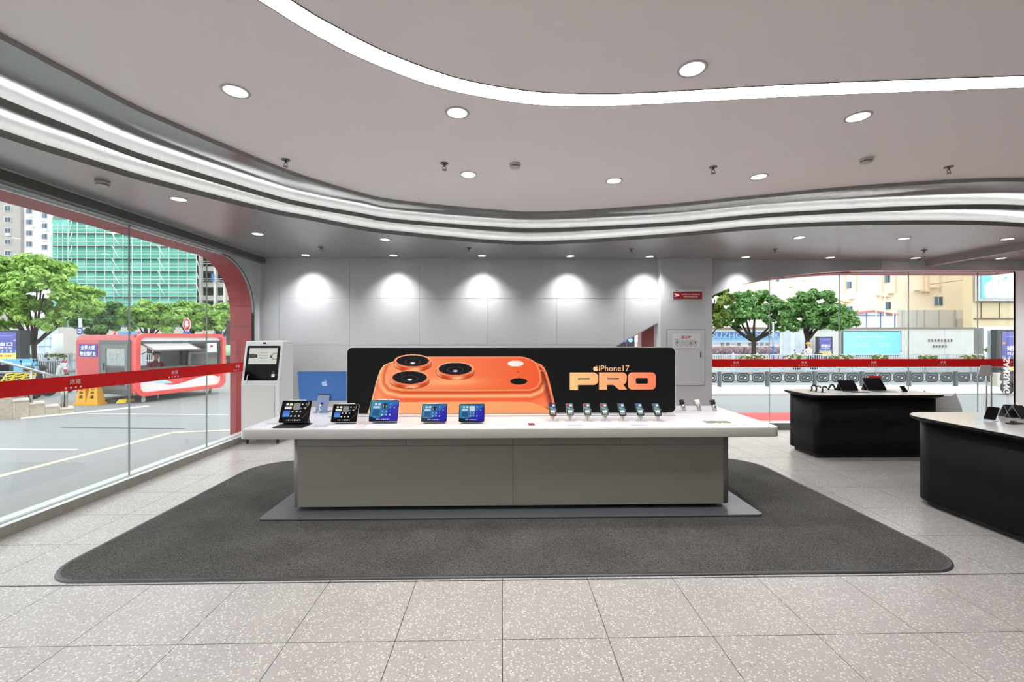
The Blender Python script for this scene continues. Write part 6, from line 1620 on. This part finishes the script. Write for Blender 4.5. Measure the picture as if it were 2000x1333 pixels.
def sblock(name, u0, u1, vtop, m):
    # block along the wall line between the sight lines u0,u1, top at pixel vtop
    def hit(u):
        d = ray(u, 800); a = Vector((d.x, d.y, 0)); den = a.x * dv.y - a.y * dv.x
        t = (SW0.x * dv.y - SW0.y * dv.x) / den; return a * t
    a, b = hit(u0), hit(u1); mid = (a + b) / 2; zt2 = CAMH + (HOR - vtop) / FPX * mid.length * math.cos(math.atan2(mid.x, mid.y) - YAW)
    P = [a, b, b + nv * .45, a + nv * .45]
    MB().add([(q.x, q.y, GZ) for q in P] + [(q.x, q.y, zt2) for q in P], [(0, 1, 5, 4), (1, 2, 6, 5), (2, 3, 7, 6), (3, 0, 4, 7), (4, 5, 6, 7)]).build(name, m, sw_)
    P = [a - nv * .02, b - nv * .02, b + nv * .47, a + nv * .47]
    MB().add([(q.x, q.y, zt2) for q in P] + [(q.x, q.y, zt2 + .035) for q in P], [(0, 1, 5, 4), (1, 2, 6, 5), (2, 3, 7, 6), (3, 0, 4, 7), (4, 5, 6, 7)]).build('coping_stone', CAPM, sw_)
    return a, b, zt2
for u0, u1, vt in ((-18, 23.5, 768), (24, 57.5, 784), (58, 88, 790), (88.5, 116.5, 795.5), (117, 145, 799.5)): sblock('granite_block', u0, u1, vt, STN)
hr = thing('handrail', 'slanted stainless handrail above the stepped granite wall', 'handrail', (0, 0, 0))
def hray(u, v, off=.2):
    d = ray(u, v); a = Vector((d.x, d.y, 0)); S = SW0 + nv * off; den = a.x * dv.y - a.y * dv.x; t = (S.x * dv.y - S.y * dv.x) / den
    return Vector((0, 0, CAMH)) + d * t
MB().tube([hray(-18, 701), hray(60, 722), hray(117, 738)], .035, 10).build('top_rail', STEEL, hr); MB().tube([hray(-18, 727), hray(58, 727.5)], .014, 8).build('side_rail', STEEL, hr)
for u in (61, 122, 129):
    t_ = hray(u, 723 if u < 100 else 741); MB().tube([t_, Vector((t_.x, t_.y, GZ))], .03 if u < 100 else .035, 8).build('post', STEEL, hr)
# ------------------------------------------------------------------ scooters
def scooter_proto(col):
    r = thing('scooter', 'x', 'scooter', (0, 0, 0), 0, 'parked scooters')
    TY = M('tyre', (34, 34, 36), .8)
    for x in (-.6, .6):
        w = MB().lathe([(.16, -.045), (.23, -.05), (.25, 0), (.23, .05), (.16, .045)], 20, c=(x, 0, .25), axis='y').build('wheel', TY, r); MB().lathe([(.15, -.04), (.15, .04)], 16, c=(x, 0, .25), axis='y').build('hub', STEEL, w)
    MB().prism([(-.75, .50), (-.70, .72), (-.1, .70), (-.02, .42), (.30, .34), (.36, .36), (.30, .28), (-.15, .26), (-.45, .30)], -.13, .13, 'y').build('body_shell', col, r, bevel=.04)
    MB().prism([(.28, .30), (.36, .32), (.50, .95), (.42, .97)], -.18, .18, 'y').build('leg_shield', col, r, bevel=.03)
    MB().prism([(-.72, .72), (-.05, .70), (.0, .76), (-.3, .80), (-.7, .84)], -.13, .13, 'y').build('seat', M('seat_black', (26, 26, 28), .5), r, bevel=.03)
    for s in (-1, 1): MB().tube([(.60, s * .07, .25), (.52, s * .06, .62), (.46, s * .03, .95)], .02, 6).build('fork', STEEL, r)
    MB().prism(rrect(.40, .58, .92, 1.08, .05, 4), -.12, .12, 'y').build('headlight_cowl', col, r, bevel=.03); MB().tube([(.42, -.34, 1.08), (.46, -.1, 1.05), (.46, .1, 1.05), (.42, .34, 1.08)], .018, 8).build('handlebar', DARK, r)
    for s in (-1, 1): MB().tube([(.44, s * .26, 1.07), (.46, s * .30, 1.22)], .008, 6).blob((.46, s * .31, 1.25), (.02, .06, .045), 8, 5).build('mirror', DARK, r)
    MB().prism([(.42, .22), (.6, .52), (.80, .36), (.76, .30), (.62, .42), (.5, .2)], -.07, .07, 'y').build('front_fender', col, r)
    MB().tube([(-.72, 0, .84), (-.86, 0, .86)], .02, 6).box(-1.02, -.78, -.16, .16, .84, 1.08).build('top_box', M('seat_black'), r, bevel=.03)
    return r
pr = scooter_proto(M('scooter_dark', (52, 54, 60), .4))
pr.location = (*W(16, 782, z=GZ).xy, GZ); pr.rotation_euler = (0, 0, .35); pr['label'] = 'dark scooter parked at the very left edge of the window'
dup(pr, (*W(48, 776, z=GZ).xy, GZ), .35, 'dark scooter parked behind the yellow striped plates')
pr2 = scooter_proto(M('scooter_white', (226, 226, 228), .4)); pr2.location = (*W(84, 770, z=GZ).xy, GZ); pr2.rotation_euler = (0, 0, .5); pr2['label'] = 'white-fronted scooter parked behind the slanted handrail'
q_ = W(1973, 771, z=GZ + .03); dup(pr, (q_.x + .55, q_.y + .1, GZ + .03), .1, 'dark scooter whose wheel shows beside the white column')
rx_ = W(1573, 700, Y=25.4).x; dup(pr2, (rx_, 25.4, GZ), 3.3, 'pale scooter ridden past the white barriers')
person('person', 'person riding a scooter in a pale shirt and yellow helmet behind the right window', (rx_ + .25, 25.4, GZ + .34), 3.3 + math.pi / 2, M('shirt_pale', (240, 214, 216), .7), M('trousers_dark'), lean=.1, helmet=M('helmet_yellow', (232, 176, 70), .4))
for k, u in enumerate((10, 30, 50)):
    p = hray(u + 2, 745, .75); r = thing('striped_plate', 'yellow and black striped guard plate, %s from the left' % ords[k], 'guard plate', (p.x, p.y, GZ), .6, 'striped guard plates')
    z0p, z1p = W(u, 748, Y=p.y).z - GZ, W(u, 729.5, Y=p.y).z - GZ; hh = z1p - z0p
    MB().add([(-.12, 0, z0p), (.08, 0, z0p), (.18, 0, z1p), (.0, 0, z1p), (-.12, .02, z0p), (.08, .02, z0p), (.18, .02, z1p), (.0, .02, z1p)], [(0, 1, 2, 3), (4, 5, 6, 7), (0, 1, 5, 4), (3, 2, 6, 7), (1, 2, 6, 5), (0, 3, 7, 4)]).build('plate', M('plate_yellow', (226, 206, 70), .5), r)
    for i in range(3):
        f = .15 + .28 * i; x0 = -.12 + .12 * f
        MB().add([(x0 + .04, -.004, z0p + hh * f), (x0 + .17, -.004, z0p + hh * (f + .12)), (x0 + .18, -.004, z0p + hh * (f + .24)), (x0 + .05, -.004, z0p + hh * (f + .12))], [(0, 1, 2, 3)]).build('black_stripe', M('stripe_black', (30, 30, 28), .6), r)
    MB().tube([(0, .012, 0), (0, .012, z1p - .05)], .018, 6).build('post', STEEL, r)
# blue parking board
p0, p1 = W(2, 731, Y=16.5), W(71, 701.5, Y=16.5)
pb = thing('parking_board', 'light blue parking board with white letter behind the scooters', 'board', ((p0.x + p1.x) / 2, 16.5, GZ)); w_ = p1.x - p0.x; zz0, zz1 = p0.z - GZ, p1.z - GZ
MB().box(-w_ / 2, w_ / 2, 0, .04, zz0, zz1).build('panel', M('board_blue', (104, 178, 228), .5), pb)
text('board_letter', 'P', WPRINT, pb, (-w_ * .24, -.006, (zz0 + zz1) / 2), (1, 0, 0), (0, 0, 1), h=(zz1 - zz0) * .6, bold=.03)
text('board_line', '规范停车', WPRINT, pb, (w_ * .22, -.006, zz0 + (zz1 - zz0) * .68), (1, 0, 0), (0, 0, 1), w=w_ * .27, h=(zz1 - zz0) * .16); text('board_line', '文明有序', WPRINT, pb, (w_ * .22, -.006, zz0 + (zz1 - zz0) * .42), (1, 0, 0), (0, 0, 1), w=w_ * .32, h=(zz1 - zz0) * .18)
for s in (-1, 1): MB().tube([(s * w_ * .4, .03, 0), (s * w_ * .4, .03, zz1)], .02, 6).build('post', STEEL, pb)
# black bar fence and striped post
fx0, fx1 = W(68, 720, Y=24).x, W(125, 720, Y=24).x; ft_, fb_ = W(90, 706.5, Y=24).z - GZ, W(90, 729, Y=24).z - GZ
fr_ = thing('bar_fence', 'dark vertical-bar fence left of the striped post', 'fence', (fx0, 24, GZ)); IR2 = M('fence_iron', (74, 84, 88), .5)
for z in (ft_, fb_): MB().box(0, fx1 - fx0, -.02, .02, z - .03, z).build('rail', IR2, fr_)
for i in range(14): x_ = (fx1 - fx0) * i / 13; MB().box(x_ - .018, x_ + .018, -.012, .012, fb_ if i % 6 else 0, ft_).build('bar', IR2, fr_)
p = W(126, 733, z=GZ); r = thing('striped_post', 'red and white striped post with dark foot', 'post', (p.x, p.y, GZ)); sc_ = p.y / 845
for k in range(5): MB().lathe([(.10, .18 + .12 * k), (.10, .30 + .12 * k)], 14).build('band', M('band_red', (206, 44, 54), .5) if k % 2 == 0 else BW, r)
MB().lathe([(.17, 0), (.17, .12), (.13, .18)], 14).build('foot', M('foot_dark', (110, 100, 92), .7), r)
# road signs
def sign_pole(u, Y, vtop, lab): p = W(u, 700, Y=Y); r = thing('road_sign', lab, 'road sign', (p.x, Y, GZ)); MB().tube([(0, 0, 0), (0, 0, W(u, vtop, Y=Y).z - GZ)], .06, 10).build('pole', M('sign_pole', (186, 190, 194), .5), r); return r
r = sign_pole(157, 20, 622, 'grey pole with small blue car sign left of the guard booth'); c = W(159, 647, Y=20) - r.location
MB().box(c.x - .12, c.x + .12, -.09, -.07, c.z - .15, c.z + .15).build('sign_plate', M('sign_blue', (52, 92, 170), .5), r); MB().box(c.x - .07, c.x + .07, -.095, -.09, c.z - .08, c.z + .08).build('white_field', BW, r); MB().prism([(-.05, -.03), (.05, -.03), (.05, .0), (.02, .03), (-.03, .03), (-.05, 0)], c.z, c.z, 'z').build('car_symbol', M('sign_blue'), r) if False else shape('car_symbol', [[(-.5, -.3), (.5, -.3), (.5, 0), (.25, .3), (-.3, .3), (-.5, 0)]], M('sign_blue'), r, (c.x, -.099, c.z), (1, 0, 0), (0, 0, 1), w=.10)
r = sign_pole(367, 19, 626, 'red octagonal stop sign above a blue round sign behind the booth'); c = W(367.5, 634.5, Y=19) - r.location
oc = [(math.cos(math.pi / 8 + math.pi / 4 * i), math.sin(math.pi / 8 + math.pi / 4 * i)) for i in range(8)]
k_ = .30
MB().prism([(c.x + a * k_ * .55, c.z + b * k_) for a, b in oc], -.09, -.07, 'y').build('octagon_rim', BW, r); MB().prism([(c.x + a * k_ * .5, c.z + b * k_ * .92) for a, b in oc], -.096, -.088, 'y').build('octagon', M('stop_red', (196, 44, 56), .5), r)
text('stop_character', '停', WPRINT, r, (c.x, -.1, c.z), (1, 0, 0), (0, 0, 1), w=.16, h=.34, bold=.02)
c2 = W(367.5, 656, Y=19) - r.location; MB().lathe([(.2, -.09), (.2, -.07)], 24, c=(c2.x, 0, c2.z), axis='y').build('round_plate', M('sign_blue'), r)
# left backdrop: pale glass hoarding, white column, grey wall, second city board, green-wrapped trunk
r = thing('glass_hoarding', 'bright pale-blue panelled wall behind the big left tree', 'wall', (0, 0, 0))
for i in range(6): quad_box(MB(), 48 + 10 * i, 57.4 + 10 * i, 646, 705, 36, .3).build('panel', M('panel_pale_%d' % (i % 2), ((214, 230, 238), (196, 216, 228))[i % 2], .4), r)
for v in (660, 676): quad_box(MB(), 48, 108, v, v + .8, 35.9, .1).build('panel_joint', M('joint_blue', (150, 176, 190), .5), r)
r = thing('round_column', 'thick pale concrete column behind the white barrier on the left', 'column', (W(113, 700, Y=34).x, 34, GZ)); MB().lathe([(.30, 0), (.30, W(113, 652, Y=34).z - GZ)], 18).build('shaft', M('column_pale', (206, 214, 214), .7), r); MB().lathe([(.36, 0), (.36, .15)], 18).build('foot', M('column_pale'), r)
r = thing('street_wall', 'low grey-beige street wall behind the trees on the left', 'wall', (0, 0, 0))
for u0 in range(-828, 470, 59): quad_box(MB(), u0, u0 + 58.5, 640, 712, 42, .4).build('wall_panel', M('wall_beige', (196, 190, 182), .85, var=.05, vscale=1), r)
for u0, u1 in ((230, 255), (255, 280)): quad_box(MB(), u0, u1 - 1, 648, 656, 41.7, .2).build('blue_strip_window', M('strip_blue', (110, 160, 200), .3), r)
b2 = thing('billboard', 'blue city billboard with pale letters beside the red window frame', 'billboard', (0, 0, 0))
p, q = W(417, 704, Y=38), W(520, 649, Y=38); raster('picture', p, (q.x - p.x, 0, 0), (0, 0, q.z - p.z), 120, 50, suzhou, POST, b2); MB().box(p.x, q.x, 38.02, 38.1, p.z, q.z).build('backing', FRM, b2)
c = W(467, 656, Y=37.96); text('billboard_title', 'SUZHOU', PALE, b2, c, (1, 0, 0), (0, 0, 1), w=W(506, 655, Y=38).x - W(430, 655, Y=38).x, h=.42)
r = thing('wrapped_trunk', 'tree trunk wrapped in pale green netting near the red window frame', 'tree trunk', (W(446, 700, Y=27).x, 27, GZ)); MB().lathe([(.17, .9), (.18, W(446, 674, Y=27).z - GZ)], 14).build('green_wrap', M('wrap_green', (150, 214, 170), .7), r); MB().tube([(0, 0, 0), (0, 0, 3.0)], .12, 8).build('trunk', BARK, r)
